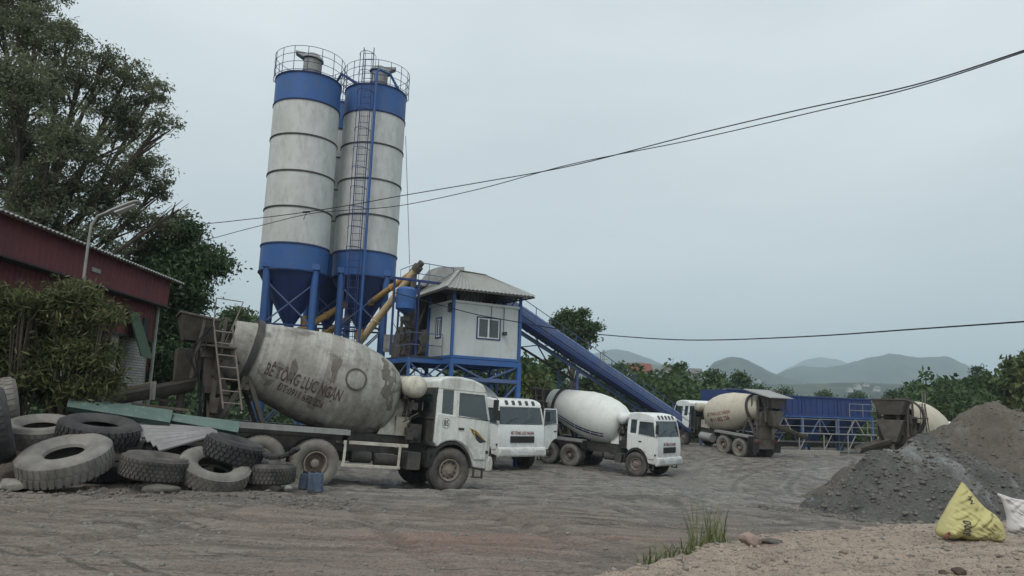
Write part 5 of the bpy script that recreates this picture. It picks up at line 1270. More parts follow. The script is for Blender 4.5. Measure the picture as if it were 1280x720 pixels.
hill([(1150,500),(1215,478),(1260,470),(1300,462),(1380,455),(1500,450),(1650,480),(1700,505)],1300,260,6)
hill([(820,505),(880,490),(940,482),(1000,481),(1060,480),(1110,481),(1160,484),(1230,490),(1300,500)],900,300,8)
hill([(-700,480),(-400,455),(-100,470),(200,455),(420,470),(600,480),(700,500)],2600,450,7)
# ---------------------------------------------------------------- red shed
SX=-9.75
S0=Vector((-10.3,11.0,0)); S1=Vector((-10.6,21.9,0)); sd=(S1-S0).normalized(); LS=(S1-S0).length; angS=math.atan2(sd.y,sd.x)
SH=thing('red_metal_shed','dark red corrugated metal shed with low-pitched roof at the left photo edge','shed',(S0.x,S0.y,0),(0,0,angS))
# local: x along the wall away from the camera, y to the left (into the shed), z up
def zroof(t): # top edge of wall
    return 4.72
def corr(mb,x0,x1,z0,z1,y,amp=.018,pit=.09,z1b=None):
    n=max(2,int((x1-x0)/pit)*2); V=[];Fc=[]
    for k in range(n+1):
        x=x0+(x1-x0)*k/n; yy=y+amp*(1 if (k//2)%2 else -1); zt=z1 if z1b is None else z1+(z1b-z1)*k/n; V+=[(x,yy,z0),(x,yy,zt)]
    for k in range(n): Fc.append((2*k,2*k+1,2*k+3,2*k+2))
    m=len(V); V+=[(a,b+.02,c) for a,b,c in V]; Fc+=[tuple(i+m for i in reversed(f)) for f in Fc]+[(2*k,2*k+2,m+2*k+2,m+2*k) for k in range(n)]
    mb.add(V,Fc)
mb=MB(); corr(mb,0,LS,2.95,4.05,.0); mb.build('wall_sheet',M['red_sheet'],SH,angle=None)
mb=MB(); corr(mb,-.1,LS+.05,3.98,4.78,-.32,.012,.11); mb.build('fascia_sheet',M['red_sheet'],SH,angle=None)
mb=MB(); mb.box(-.2,LS+.1,-.4,.0,3.93,3.97); mb.box(-.2,LS,-.06,-.03,2.9,2.97); mb.build('ledge',M['black'],SH)
mb=MB(); V,Fc=ribbed((-.3,-.62,4.74),(LS+.45,-.62,4.74),(LS+.45,5.5,5.9),(-.3,5.5,5.9),150,.02); mb.add(V,Fc); V,Fc=ribbed((LS+.45,11.6,4.74),(-.3,11.6,4.74),(-.3,5.5,5.9),(LS+.45,5.5,5.9),100,.02); mb.add(V,Fc); mb.build('roof',M['roof_grey'],SH,angle=None)
mb=MB(); mb.prism([(0.02,2.0),(11,2.0),(11,4.6),(5.5,5.8),(0.02,4.6)],'x',LS-.05,LS); mb.build('end_wall',M['red_sheet'],SH)
mb=MB(); mb.box(-.1,LS,10.9,11,0,4.6); mb.box(-.12,-.06,0,11,0,4.6); mb.build('rear_wall',M['red_sheet'],SH)
mb=MB(); mb.tube([(LS+.02,-.08,-.3),(LS+.02,-.08,4.6)],.05,8); mb.build('downpipe',M['grey_metal'],SH)
for x in (0.1,2.6,5.2,7.6): mb=MB(); mb.box(x-.08,x+.08,.02,.18,-.1,2.95); mb.build('post',M['dark_metal'],SH)
mb=MB(); mb.box(LS-1.25,LS-.02,.06,.26,-.6,2.93); mb.build('brick_wall',M['brick'],SH,angle=None)
mb=MB(); mb.box(LS-2.2,LS-1.85,.05,.27,-.6,2.93); mb.build('brick_pier',M['concrete'],SH,angle=None)
mb=MB(); mb.box(.2,LS-2.6,.06,.24,-.2,.8); mb.build('low_wall',M['concrete'],SH)
mb=MB(); mb.box(1,LS-3,2.5,3.2,0,1.2); mb.box(3,4.2,1.5,2.1,.0,1.6); mb.build('workbench',M['dark_metal'],SH)
mb=MB(); mb.hexa([(LS-1.6,-.5,2.4),(LS-.9,-.5,2.35),(LS-.9,-.46,2.35),(LS-1.6,-.46,2.4)],[(LS-1.75,-.09,3.62),(LS-1.15,-.09,3.6),(LS-1.15,-.05,3.6),(LS-1.75,-.05,3.62)]); mb.build('shutter',M['green_board'],SH)
mb=MB(); mb.box(LS-.72,LS-.3,-.04,-.022,3.0,3.55); mb.build('shed_window',M['black'],SH)
mb=MB(); mb.tube([(.8,-.36,4.35),(1.0,-.4,3.95),(1.5,-.4,3.75),(2.6,-.38,3.85)],.02,6); mb.build('loose_cable',M['panel'],SH)
mb=MB(); mb.box(6.55,6.95,-.36,-.34,4.25,4.35); mb.build('metal_bracket',M['grey_metal'],SH)
# red cloth hanging in the open side
p=P(81,418,15.8); C_=thing('hanging_red_cloth','bright red cloth hanging in the dark open side of the shed','cloth',(p.x+.35,15.8,p.z-.5))
V=[];Fc=[]
for j in range(9):
    for k in range(9): V.append((-.02+.04*math.sin(k*1.3+j*.4),(k/8-.5)*(.5+.15*math.sin(j)),j/8*1.0))
for j in range(8):
    for k in range(8): Fc.append((j*9+k,j*9+k+1,j*9+k+10,j*9+k+9))
mb=MB(); mb.add(V,Fc); o=mb.build('cloth_sheet',M['red_cloth'],C_); so_=o.modifiers.new('s','SOLIDIFY'); so_.thickness=.01
# street lamp on a crooked pole
YL=14.6; pb=P(100,372,YL); LP=thing('street_lamp','long-headed street lamp on a thin crooked pole in front of the shed roof','street lamp',(pb.x,YL,0))
O=Vector((pb.x,YL,0)); pts=[Vector((0,0,-.1)),Vector((0,0,2.3))]+[P(u,v,YL)-O for u,v in ((104,352),(108,322),(111,300),(114,282),(122,270),(138,263))]
mb=MB(); mb.tube(pts,[.035,.035,.03,.028,.027,.026,.024,.022],8); mb.build('pole',M['grey_metal'],LP)
a=P(131,268,YL)-O; b=P(175,252,YL)-O; d=(b-a); mb=MB(); up_=Vector((0,0,1)); x_=d.normalized(); y_=up_.cross(x_).normalized(); z_=x_.cross(y_)
prof=[(0,.04,.03),(.08,.07,.05),(.3,.1,.065),(.7,.125,.07),(.92,.12,.055),(1,.04,.02)]; V=[];Fc=[];n=12
for t_,w_,h_ in prof:
    for k in range(n): an=2*PI*k/n; V.append(a+d*t_+y_*(w_*math.cos(an))+z_*(h_*math.sin(an)*(1 if math.sin(an)>0 else .6)))
for i in range(len(prof)-1):
    for k in range(n): Fc.append((i*n+k,i*n+(k+1)%n,(i+1)*n+(k+1)%n,(i+1)*n+k))
Fc+= [tuple(range(n)),tuple(range((len(prof)-1)*n,len(prof)*n))]
mb.add(V,Fc); hd=mb.build('lamp_head',M['grey_metal'],LP)
mb=MB(); mb.beam(a+d*.3-z_*.05,a+d*.88-z_*.045,.16,.03,up=z_); mb.build('lamp_lens',M['lamp_glass'],hd)

# ---------------------------------------------------------------- cables
def cable(label, ctrl, r, sub=10, grp=None):
    P_=[P(u,v,Y) for u,v,Y in ctrl]; pts=[]
    for i in range(len(P_)-1):
        p0=P_[max(0,i-1)];p1=P_[i];p2=P_[i+1];p3=P_[min(len(P_)-1,i+2)]
        for k in range(sub):
            t_=k/sub; pts.append(.5*((2*p1)+(-p0+p2)*t_+(2*p0-5*p1+4*p2-p3)*t_*t_+(-p0+3*p1-3*p2+p3)*t_**3))
    pts.append(P_[-1]); mb=MB(); mb.tube(pts,r,6); o=mb.build('overhead_cable',M['cable']); tag(o,label,'cable',grp); return pts
def Yc_(u): return 27 - (u-240)*(15/1040)
cable('upper of the two overhead cables crossing before the silos', [(u,v,Yc_(u)) for u,v in ((1420,14),(1280,63),(1140,107),(1000,137),(860,170),(715,207),(600,228),(500,245),(440,256),(383,265),(320,273),(240,281),(120,288),(0,292))], .014)
cable('lower of the two overhead cables crossing before the silos', [(u,v,Yc_(u)+.15) for u,v in ((1420,16),(1280,65),(1140,110),(1000,144),(860,176),(715,205),(600,236),(500,257),(430,263),(383,268),(310,286),(240,303),(150,312),(40,318))], .012)
mb=MB(); q=P(383,266,Yc_(383)); mb.tube([q+Vector((-.12,0,.02)),q+Vector((.12,0,.04))],.035,8); mb.tube([q,q+Vector((-.08,0,-.25))],.012,5); o=mb.build('cable_clamp',M['cable']); tag(o,'short black clamp joining the two overhead cables before the silos','clamp')
cable('thick sagging cable spanning from the cabin to the right photo edge', [(u,v,30.0 - max(0,(u-644))*(14/640)) for u,v in ((1420,392),(1280,402),(1150,411),(1000,421),(860,425),(749,418),(690,410),(644,402),(600,394),(560,384),(494,366))], .02)
cable('thin wire hanging vertically from the top of the right silo', [(507,170,35.3),(509,230,35.3),(512,330,35.3)], .014)

# ---------------------------------------------------------------- heaps
def heap(name,label,cat,ridges,x0,x1,y0,y1,step,mat,seed,rough=.12):
    xs=np.arange(x0,x1,step); ys=np.arange(y0,y1,step); X,Y=np.meshgrid(xs,ys); Z=np.full(X.shape,-9.)
    wx=X+.35*fbm(X*.7,Y*.7,3,seed+1); wy=Y+.35*fbm(X*.7,Y*.7,3,seed+2)
    for (ax,ay,az,bx,by,bz,sl) in ridges:
        dx,dy=bx-ax,by-ay; L2=dx*dx+dy*dy+1e-9; t_=np.clip(((wx-ax)*dx+(wy-ay)*dy)/L2,0,1); dist=np.sqrt((wx-ax-dx*t_)**2+(wy-ay-dy*t_)**2)
        h=az+(bz-az)*t_ - sl*(np.sqrt(dist**2+.12)-.3); Z=np.maximum(Z,h)
    Z=Z+rough*fbm(X*1.6,Y*1.6,5,seed)+.06*fbm(X*7,Y*7,3,seed+5)+.03*fbm(X*19,Y*19,2,seed+6)
    G=ground_h(X,Y)-.12; keep=Z>G
    Z=np.maximum(Z,G-.05); V=np.stack([X,Y,Z],-1).reshape(-1,3); ny,nx=X.shape; i=np.arange(nx*ny).reshape(ny,nx)
    k4=keep[:-1,:-1]|keep[:-1,1:]|keep[1:,1:]|keep[1:,:-1]; Fq=np.stack([i[:-1,:-1],i[:-1,1:],i[1:,1:],i[1:,:-1]],-1)[k4]
    o=link(name,np_mesh(name,V,Fq.reshape(-1,4),M[mat],smooth=True)); tag(o,label,cat); return X,Y,Z,keep
def PT(u,v,Y): p=P(u,v,Y); return p.x,p.y,p.z
a=PT(1150,545,15.2); b=PT(1175,551,15.6); c=PT(1230,590,15.5); d=PT(1330,600,16)
H1=heap('grit_heap','steep dark grey grit heap with a pale streak, behind the yellow sack','gravel heap',[(a[0],a[1],a[2],b[0],b[1],b[2],.84),(b[0],b[1],b[2],c[0],c[1],c[2],.7),(c[0],c[1],c[2],d[0],d[1],d[2],.6),(a[0]-.2,a[1]-.3,a[2]-.5,6.1,13.8,-.6,.85)],4.2,14.5,11.6,19,.055,'pile_grey',61,.42)
a=PT(1232,512,22); b=PT(1262,516,22.5); c=PT(1300,528,22); d=PT(1380,540,22); e_=PT(1180,540,21)
H2=heap('grit_heap','taller brown grit heap behind and right of the dark grey one','gravel heap',[(a[0],a[1],a[2],b[0],b[1],b[2],.62),(b[0],b[1],b[2],c[0],c[1],c[2],.6),(c[0],c[1],c[2],d[0],d[1],d[2],.6),(e_[0],e_[1],e_[2],a[0],a[1],a[2]-.4,.7)],8,24,16,29,.08,'pile_brown',71,.5)
# ---------------------------------------------------------------- stones
M['bank_stone']=stone_mat('tan_bank_stone',(.2,.17,.14),(.33,.28,.23),3)
M['clod_grey']=stone_mat('dirt_clods',(.1,.088,.075),(.17,.15,.13),5)
M['grit']=stone_mat('grit_grains',(.075,.07,.06),(.17,.16,.14),3)
def ico():
    bm=bmesh.new(); bmesh.ops.create_icosphere(bm,subdivisions=1,radius=1); v=np.array([tuple(x.co) for x in bm.verts]); f=np.array([[q.index for q in x.verts] for x in bm.faces]); bm.free(); return v,f
IV,IF=ico()
def scatter_stones(name,label,X,Y,Z,S,mat,flat=.65):
    n=len(X); V=IV[None]*S[:,None,None]*rng.uniform(.55,1.2,(n,1,3))*np.array([1,1,flat])*rng.uniform(.8,1.2,(n,len(IV),1)); a=rng.uniform(0,6.28,n); c,s=np.cos(a)[:,None],np.sin(a)[:,None]
    x=V[...,0]*c-V[...,1]*s; y=V[...,0]*s+V[...,1]*c; V=np.stack([x+X[:,None],y+Y[:,None],V[...,2]+Z[:,None]],-1).reshape(-1,3)
    Fq=(IF[None]+(np.arange(n)*len(IV))[:,None,None]).reshape(-1,3); o=link(name,np_mesh(name,V,Fq,M[mat])); tag(o,label,kind='stuff'); return o
def on_ground(n,fx,fy,smin,smax,name,label,mat,pw=3,mask=None):
    X=fx(n);Y=fy(n,X)
    if mask is not None: k=mask(X,Y); X,Y=X[k],Y[k]
    Z=ground_h(X,Y); S=smin+(smax-smin)*rng.uniform(0,1,len(X))**pw; return scatter_stones(name,label,X,Y,Z+S*.1,S,mat)
on_ground(1500,lambda n:rng.uniform(-8.5,-2.2,n),lambda n,X:10.2+rng.normal(0,.38,n)+(X+8)*.18+.2*np.sin(X*3),.008,.06,'rubble','loose stones along the foot of the tyre pile','clod_grey',4)
on_ground(9000,lambda n:rng.uniform(-9,8,n),lambda n,X:rng.uniform(5,24,n),.006,.035,'pebbles','small pebbles scattered over the muddy road','gravel_stone',4)
on_ground(12000,lambda n:rng.uniform(.5,11,n),lambda n,X:rng.uniform(4.6,13.2,n),.005,.04,'bank_pebbles','pale stones covering the roadside bank','bank_stone',5,lambda X,Y:bank_f(X,Y)>.3)
on_ground(420,lambda n:rng.uniform(1,9,n),lambda n,X:np.interp(X,BX,BY)+rng.normal(0,.16,n),.012,.07,'bank_edge_stones','stones along the crumbling edge of the bank','bank_stone',3)
for H_,lab,n in ((H1,'coarse grit grains on the grey heap',16000),(H2,'coarse grit grains on the brown heap',12000)):
    X,Y,Z,kp=H_; idx=np.flatnonzero(kp.ravel()); k=rng.choice(idx,n); S=.008+.06*rng.uniform(0,1,n)**8; scatter_stones('heap_grit',lab,X.ravel()[k]+rng.uniform(-.03,.03,n),Y.ravel()[k],Z.ravel()[k],S,'grit')
on_ground(900,lambda n:rng.uniform(4.6,8.5,n),lambda n,X:14.6-.45*(X-5)+rng.normal(0,.5,n),.012,.09,'heap_apron','loose stones scattered at the foot of the grey heap','grit',4,lambda X,Y:bank_f(X,Y)<.2)
def rock(label,u,v,Y,size,mat,seed,name='rock',cat='rock',rot=0,dz=0):
    bm=bmesh.new(); bmesh.ops.create_icosphere(bm,subdivisions=4,radius=1); rr=random.Random(seed); ox,oy=rr.uniform(0,50),rr.uniform(0,50)
    pl=[(Vector((rr.gauss(0,1),rr.gauss(0,1),rr.gauss(0,1))).normalized(),rr.uniform(.5,.8)) for _ in range(14)]
    for q in bm.verts:
        for nn,dd_ in pl:
            h=q.co.dot(nn)-dd_
            if h>0: q.co-=nn*h*.92
        k=1+.07*float(fbm(np.array([q.co.x*2.3+ox+q.co.z]),np.array([q.co.y*2.3+oy-q.co.z]),4,seed)[0]); q.co*=k
        q.co=Vector((q.co.x*size[0],q.co.y*size[1],q.co.z*size[2]))
    me=bpy.data.meshes.new(name); bm.to_mesh(me); bm.free(); me.materials.append(M[mat]); me.shade_smooth(); me.set_sharp_from_angle(angle=R(32))
    o=link(name,me); p=P(u,v,Y); o.location=(p.x,Y,gz(p.x,Y)+size[2]*.45+dz); o.rotation_euler=(0,0,rot); tag(o,label,cat); return o
def onY(u,v,z=0.):  # forward distance where the ray meets height z
    d=ray(u,v); return (z-CAMH)/d.z*d.y
rock('pale smooth boulder at the left edge below the leaning tyres',18,604,10.6,(.27,.2,.12),'stone',1)
rock('flat mossy grey rock beneath the middle tyres',198,604,11.0,(.32,.2,.09),'pile',2)
rock('pointed grey rock before the flat tyre near the blue cans',339,605,12.2,(.16,.13,.13),'stone',3)
rock('small round rock left of the blue cans',360,606,12.2,(.09,.08,.07),'stone',4)
rock('low slab rock between the middle and the leaning pale tyres',258,603,11.4,(.2,.12,.06),'pile',5)
rock('pinkish angular rock on the bank edge near the grass',938,672,onY(938,676,.15),(.12,.1,.09),'stone_pink',6)
rock('flat dark rock lying right of the pinkish rock',965,674,onY(965,676,.15),(.14,.07,.035),'pile',7)
rock('white broken stone on the bank left of the yellow sack',1172,622,11.2,(.09,.08,.07),'stone',8)
rock('small pale stone beside the white broken stone',1184,622,11.2,(.09,.06,.04),'stone',13)
rock('whitish rock by the right edge of the yellow sack',1255,665,onY(1258,664,.15),(.14,.1,.05),'stone',9)
for i,(u,v,s,lab) in enumerate(((1254,703,.075,'brown clod uppermost at the bottom right corner'),(1200,717,.08,'long brown clod at the bottom edge'),(1180,719,.05,'small brown clod farthest left at the bottom edge'),(1262,716,.07,'brown clod in the bottom right corner'),(1225,716,.05,'small brown clod between the larger clods'))):
    rock(lab,u,v,onY(u,v,.15),(s,s*.7,s*.6),'clod',20+i,'clod','clod')

# ---------------------------------------------------------------- old tyres
def loose_tyre(label,u,v,Y,nrm,r,w,mat,lugs=34,rows=4,block=.02,hole=None,n=56):
    mb=tyre_mb(r,w,hole or r*.49,lugs,n,block,rows,.03); p=P(u,v,Y); me=mb.mesh('old_tyre',M[mat],38)
    o=link('old_tyre',me); o.location=p; z=Vector(nrm).normalized(); o.rotation_euler=z.to_track_quat('Z','Y').to_euler(); tag(o,label,'tyre','old tyres piled by the road'); return o
S=lambda deg: math.sin(R(deg))
loose_tyre('huge upright tyre cut by the left photo edge',-12,533,10.9,(.83,.56,.28),.56,.44,'tyre_dark',40,3,.012)
loose_tyre('grey tyre showing its slotted tread above the huge upright tyre',6,506,12.3,(.8,.6,.2),.44,.3,'tyre_side',30,2,.012)
loose_tyre('large pale tyre tilted to show its open hole, biggest of the pile',82,575,11.0,(-.05,-.36,.93),.615,.33,'tyre_pale',40,2,.010,.25)
loose_tyre('pale tyre lying behind the biggest tyre on the left',50,540,12.0,(.08,-.25,.95),.5,.3,'tyre_pale',36,3,.012)
loose_tyre('dark chunky-treaded tyre lying on top of the pile, right of the biggest tyre',124,539,12.0,(.16,-.14,.97),.575,.3,'tyre_dark',38,3,.03)
loose_tyre('tyre with small-block tread lying below the zinc sheet',195,583,11.4,(.13,-.01,.98),.49,.3,'tyre',42,5,.014)
loose_tyre('pale tyre leaning right with its dark hole facing up',268,587,11.8,(.32,-.3,.9),.53,.26,'tyre_pale',40,4,.010)
loose_tyre('dark block-treaded tyre propped at a slant above the leaning pale tyre',292,562,12.2,(.27,.0,.96),.455,.3,'tyre_dark',32,4,.022)
loose_tyre('flat-lying tyre with ribbed tread just left of the blue cans',335,591,12.4,(.02,-.02,.99),.43,.27,'tyre',44,4,.014)
loose_tyre('dark tyre pressed under the pile between the two pale tyres',140,585,11.9,(.0,-.1,.99),.52,.24,'tyre_dark',40,4,.014)
loose_tyre('dark tyre half buried behind the leaning pale tyre',310,586,12.9,(-.1,-.15,.97),.52,.26,'tyre_dark',36,4,.02)
loose_tyre('dark tyre hidden low behind the zinc sheet',225,566,12.6,(.1,-.1,.98),.55,.28,'tyre_dark',36,4,.02)
mb=MB(); pts=[P(u,v,12.3) for u,v in ((327,565),(338,571),(352,571),(365,566),(372,560))]; p0=Vector(pts[0])
for i,(a_,b_) in enumerate(zip(pts,pts[1:])): mb.beam(a_,b_,.3,.07)
o=mb.build('rubber_flap',M['black'],bevel=.02); tag(o,'curved black rubber flap lying between tyres and the rear truck wheel','rubber flap')
# corrugated sheets
def sheet(name,label,pts,n,mat,h=.018):
    a,b,c,d=pts; mb=MB(); mb.add(*ribbed(a,b,c,d,n,h)); o=mb.build(name,M[mat],angle=None); tag(o,label,'metal sheet'); return o
sheet('corrugated_sheet','left green corrugated sheet lying on the tyre pile beneath the bush',[P(86,498,13.2),P(83,511,12.55),P(212,531,12.5),P(216,514,13.2)],13,'green_sheet',.04)
sheet('corrugated_sheet','right green corrugated sheet lying on the tyre pile against the truck',[P(192,515,13.35),P(190,524,12.75),P(297,543,12.7),P(300,528,13.4)],11,'green_sheet',.035)
sheet('corrugated_sheet','bare zinc corrugated sheet sticking out below the green sheet',[P(150,525,12.7),P(199,561,11.7),P(272,540,12.1),P(262,536,12.6)],14,'zinc_sheet',.03)
# soil mound under the pile
X,Y,Z,kp=heap('soil_mound','low dark soil mound beneath the pile of old tyres','soil mound',[(-9.5,13.0,.75,-7.2,13.2,.7,.5),(-7.2,13.2,.7,-4.6,13.6,.25,.5)],-12,-2.8,10.6,16.5,.08,'pile_brown',91,.15)
# wooden planks and post stubs behind
for i,(a_,b_,w_,lab) in enumerate((((150,487,15),(195,478,15.5),.09,'grey plank lying behind the green sheet toward the brick wall'),((190,500,14.6),(192,478,14.6),.1,'short whitish stub post behind the green sheet'),((165,505,14.2),(235,513,14.8),.07,'thin dark pole lying below the truck chute'))):
    mb=MB(); p0=P(*a_); p1=P(*b_); mb.beam(p0,p1,w_,w_*.7); o=mb.build('plank' if i!=1 else 'stub_post',M['wood' if i!=1 else 'concrete'],bevel=.006); tag(o,lab,'plank' if i!=1 else 'post')
# blue cans
for i,(u,v,r_,lab) in enumerate(((378,601,0,'blue plastic can half hidden at the left, beside the rear truck wheel'),(391,602,.2,'middle crumpled blue plastic can by the rear truck wheel'),(402,604,-.15,'rightmost blue plastic can by the rear truck wheel'))):
    Yb=12.6; p=P(u,v+11,Yb); T=thing('blue_can',lab,'can',(p.x,Yb-.1*i,gz(p.x,Yb)),(R(3*i-4),R(5-4*i),r_)); mb=MB(); mb.box(-.066,.066,-.06,.06,0,.26+.03*i); mb.build('can_body',M['blue_plastic'],T,bevel=.02)
    mb=MB(); mb.box(-.04,.04,-.015,.015,.255+.03*i,.295+.03*i); mb.lathe([(.25+.03*i,.022),(.285+.03*i,.022),(.29+.03*i,0)],n=12,M=Matrix.Translation((.035,-.03,0))); mb.build('cap_and_handle',M['black'],T,bevel=.005)
# ---------------------------------------------------------------- sacks
def sack(name,label,u,v,Y,outline,thick,mat,rot,text,tie=None,wr=1.0,seed=3):
    """cloth bag: front and back skins bulging from an outline of (x,z) points"""
    p=P(u,v,Y); g=float(ground_h(np.array([p.x]),np.array([Y]))[0]); T=thing(name,label,'sack',(p.x,Y,g-.01),(0,0,rot))
    n=len(outline); cx=sum(a for a,_ in outline)/n; cz=sum(b for _,b in outline)/n*.85; RN=34; V=[];Fc=[]
    pts=[]
    for i in range(n):
        p0,p1,p2,p3=[Vector(outline[(i+k)%n]) for k in (-1,0,1,2)]
        for k in range(10):
            t_=k/10; q=.5*((2*p1)+(-p0+p2)*t_+(2*p0-5*p1+4*p2-p3)*t_*t_*1+(-p0+3*p1-3*p2+p3)*t_**3); pts.append(q)
    m=len(pts)
    def bul(x,z,f):
        s_=math.sqrt(max(0,1-f**2.4)); low=1.25-.75*min(1,max(0,z/max(b for _,b in outline)))
        q1=float(vnoise(np.array([x*4+z*3+seed*7.]),np.array([z*16-x*9+3.]),seed)[0]); q2=float(vnoise(np.array([x*9-z*7+seed*3.]),np.array([z*30+x*22+9.]),seed+1)[0]); wri=-.034*wr*((1-abs(2*q1-1)*1.6)*.8+(1-abs(2*q2-1)*1.6)*.45)*(s_**.5)
        return thick*s_*low+wri*min(1,(1-f)*5)
    for side in (-1,1):
        for j in range(RN+1):
            f=j/RN
            for q in pts:
                x=cx+(q.x-cx)*f; z=cz+(q.y-cz)*f; V.append((x,side*bul(x,z,f)*(1 if side<0 else .75),max(0.004,z)))
    for side in (0,1):
        o_=side*(RN+1)*m
        for j in range(RN):
            for k in range(m): a_=o_+j*m+k; b_=o_+j*m+(k+1)%m; Fc.append((a_,b_,b_+m,a_+m) if side==0 else (a_,a_+m,b_+m,b_))
    mb=MB(); mb.add(V,Fc); mb.build('sack_cloth',M[mat],T,angle=60)
    for (s_,x,z,size,ang_,mk) in text:
        Vt,Ft=text_mb(s_,size,.0006,.01,.8); ca,sa=math.cos(ang_),math.sin(ang_); out=[]
        for (a_,b_,c_) in Vt:
            xx=x+a_*ca-b_*sa; zz=z+a_*sa+b_*ca
            # fraction toward outline approximated by nearest ray
            d=Vector((xx-cx,zz-cz)); best=1
            for q in pts:
                e=Vector((q.x-cx,q.y-cz))
                if e.length>0 and d.length>0 and abs(e.normalized().dot(d.normalized())-1)<.006: best=min(.98,d.length/e.length)
            f=best if d.length>1e-4 else 0
            out.append((xx,-bul(xx,zz,f)-.014-c_,zz))
        mb=MB(); mb.add(out,Ft); mb.build('lettering',M[mk],T,angle=None)
    if tie:
        mb=MB(); rr=random.Random(4)
        for k in range(6): mb.tube([Vector(tie),Vector(tie)+Vector((rr.uniform(-.07,.02),rr.uniform(-.08,-.02),rr.uniform(-.04,.05)))],[.02,.012],5)
        mb.build('red_tie',M['tile_red'],T)
    return T
M['sack_yellow']=dirty('woven_yellow_sack',(.5,.46,.2),(.3,.27,.15),.65,5,.65,streak=False); M['sack_white']=dirty('woven_white_sack',(.55,.53,.52),(.36,.33,.31),.5,5,.65,streak=False)
M['letter_green']=dirty('green_print',(.1,.25,.2),(.3,.35,.33),.5,9,.7,streak=False)
Ys=onY(1215,668,.17)
k_=Ys/924
yel=[(x*k_*1.0,z*k_) for x,z in ((-41,3),(-44,10),(-38,22),(-33,30),(-26,42),(-17,55),(-11,64),(-8,67),(-2,60),(6,50),(16,39),(30,29),(37,15),(38,6),(33,0),(15,-1),(-10,0),(-20,3),(-30,1))]
sack('yellow_sack','crumpled yellow woven sack with black lettering standing on the bank',1215,666,Ys,yel,.2,'sack_yellow',R(3),[('3020',-19*k_,16*k_,.1,R(82),'letter_black'),('NH',-7*k_,48*k_,.07,R(88),'letter_black'),('C',17*k_,31*k_,.06,R(-30),'letter_black')],tie=(-40*k_,-.12,.06))
Yw=onY(1265,656,.17); k2=Yw/924
wht=[(x*k2,z*k2) for x,z in ((-14,2),(-16,20),(-20,38),(-25,46),(-22,47),(-5,42),(15,40),(40,36),(55,30),(58,10),(50,0),(20,0))]
sack('white_sack','dirty white woven sack cut by the right photo edge beside the yellow sack',1276,655,Yw,wht,.12,'sack_white',R(-4),[('NPK',12*k2,14*k2,.07,R(4),'letter_green')],seed=5) if False else sack('white_sack','dirty white woven sack cut by the right photo edge beside the yellow sack',1276,655,Yw,wht,.12,'sack_white',R(-4),[],seed=5)
# ---------------------------------------------------------------- grass
def grass(name,label,u0,u1,v,n,hmin,hmax,lean,spread,seed=0,kind='stuff'):
    V=[];Fc=[];tn=[]; rr=random.Random(seed)
    for k in range(n):
        cl=rr.random(); u=u0+(u1-u0)*(cl+rr.gauss(0,.06)); vv=v(u)+rr.gauss(0,spread); Y=onY(u,vv,.05); p=P(u,vv,Y); g=gz(p.x,Y)
        h=rr.uniform(hmin,hmax); a=rr.uniform(0,6.28); l=h*rr.uniform(.15,lean); w=rr.uniform(.006,.014); px,py=math.cos(a+1.57)*w,math.sin(a+1.57)*w
        base=len(V); S_=4
        for i in range(S_+1):
            f=i/S_; x=p.x+math.cos(a)*l*f*f; y=Y+math.sin(a)*l*f*f; z=g-.02+h*(f-.28*f*f*min(1,lean)); ww=1-f*.95; V+=[(x-px*ww,y-py*ww,z),(x+px*ww,y+py*ww,z)]
        for i in range(S_): q=base+2*i; Fc.append((q,q+1,q+3,q+2)); tn.append(min(1,max(0,rr.gauss(.4,.25))))
    o=link(name,np_mesh(name,np.array(V),np.array(Fc),M['grass'],[('tint','FACE',tn)])); tag(o,label,kind=kind); return o
grass('grass','tufts of green and dry grass at the bank edge',806,905,lambda u:702-(u-800)*.27,190,.07,.3,1.3,6,1)
grass('weeds','sparse tall dry weed stems at the bank edge',860,905,lambda u:690-(u-860)*.4,60,.35,.62,.35,5,2)
# ---------------------------------------------------------------- sky, sun, haze
W = bpy.data.worlds.new('World'); SC.world = W; W.use_nodes = True
t = W.node_tree; t.nodes.clear()
SUN_EL, SUN_AZ = R(52), R(205)     # azimuth clockwise from +Y
sky = t.nodes.new('ShaderNodeTexSky'); sky.sky_type = 'NISHITA'; sky.sun_disc = False
sky.sun_elevation = SUN_EL; sky.sun_rotation = SUN_AZ; sky.air_density = 1; sky.dust_density = 4; sky.ozone_density = 2
bw = t.nodes.new('ShaderNodeRGBToBW'); t.links.new(sky.outputs[0], bw.inputs[0])
gm = t.nodes.new('ShaderNodeMath'); gm.operation = 'POWER'; gm.inputs[1].default_value = .35; t.links.new(bw.outputs[0], gm.inputs[0])
tc = t.nodes.new('ShaderNodeTexCoord')
mp = t.nodes.new('ShaderNodeMapping'); mp.inputs['Scale'].default_value = (1,1,3.2); t.links.new(tc.outputs['Generated'], mp.inputs[0])
cn = t.nodes.new('ShaderNodeTexNoise'); cn.inputs['Scale'].default_value = 1.3; cn.inputs['Detail'].default_value = 5; cn.inputs['Roughness'].default_value = .5
t.links.new(mp.outputs[0], cn.inputs['Vector'])
cr = t.nodes.new('ShaderNodeValToRGB'); cr.color_ramp.elements[0].position = .3; cr.color_ramp.elements[0].color = (.77,.795,.82,1)
cr.color_ramp.elements[1].position = .7; cr.color_ramp.elements[1].color = (1.05,1.05,1.05,1); t.links.new(cn.outputs['Fac'], cr.inputs[0])
sz = t.nodes.new('ShaderNodeSeparateXYZ'); t.links.new(tc.outputs['Generated'], sz.inputs[0])
zr = t.nodes.new('ShaderNodeValToRGB'); e = zr.color_ramp.elements
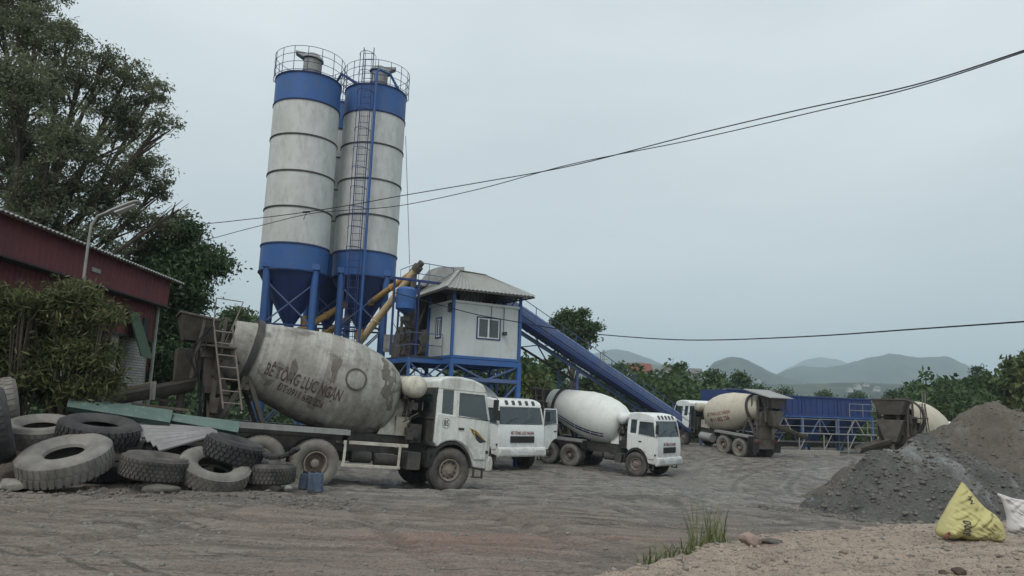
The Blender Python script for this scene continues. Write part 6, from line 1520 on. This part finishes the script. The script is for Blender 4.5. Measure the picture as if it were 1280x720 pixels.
e[0].position = 0; e[0].color = (4.95,5.42,5.5,1); e[1].position = .45; e[1].color = (6.4,6.87,6.95,1)
x = e.new(.15); x.color = (5.3,5.77,5.85,1)
t.links.new(sz.outputs[2], zr.inputs[0])
m1 = t.nodes.new('ShaderNodeMix'); m1.data_type='RGBA'; m1.blend_type='MULTIPLY'; m1.inputs[0].default_value = 1
t.links.new(zr.outputs[0], m1.inputs[6]); t.links.new(cr.outputs[0], m1.inputs[7])
m2 = t.nodes.new('ShaderNodeMix'); m2.data_type='RGBA'; m2.inputs[0].default_value = .9
t.links.new(sky.outputs[0], m2.inputs[6]); t.links.new(m1.outputs[2], m2.inputs[7])
bg = t.nodes.new('ShaderNodeBackground'); bg.inputs['Strength'].default_value = .128; t.links.new(m2.outputs[2], bg.inputs[0])
wo = t.nodes.new('ShaderNodeOutputWorld'); t.links.new(bg.outputs[0], wo.inputs[0])

sl = bpy.data.lights.new('sun', 'SUN'); sl.energy = 1.5; sl.angle = R(25); sl.color = (1,.96,.9)
so = bpy.data.objects.new('sun', sl); COL.objects.link(so)
sd = Vector((math.sin(SUN_AZ)*math.cos(SUN_EL), math.cos(SUN_AZ)*math.cos(SUN_EL), math.sin(SUN_EL)))
so.rotation_euler = sd.to_track_quat('Z', 'Y').to_euler()

hz = MB(); hz.box(-7500,7500,-350,7400,-8,480)
hm = bpy.data.materials.new('haze'); hm.use_nodes = True; ht = hm.node_tree; ht.nodes.clear()
ho = ht.nodes.new('ShaderNodeOutputMaterial'); pv = ht.nodes.new('ShaderNodeVolumePrincipled')
pv.inputs['Color'].default_value = (.72,.87,.97,1); pv.inputs['Density'].default_value = .00033; pv.inputs['Anisotropy'].default_value = .0
ht.links.new(pv.outputs[0], ho.inputs['Volume'])
h = hz.build('haze', hm, angle=None); tag(h, 'thin pale blue haze over the valley', kind='stuff')

vs = SC.view_settings; vs.view_transform = 'Standard'; vs.look = 'None'; vs.exposure = .12; vs.gamma = 1
SC.cycles.max_bounces = 6; SC.cycles.diffuse_bounces = 3; SC.cycles.transparent_max_bounces = 12; SC.cycles.volume_bounces = 1
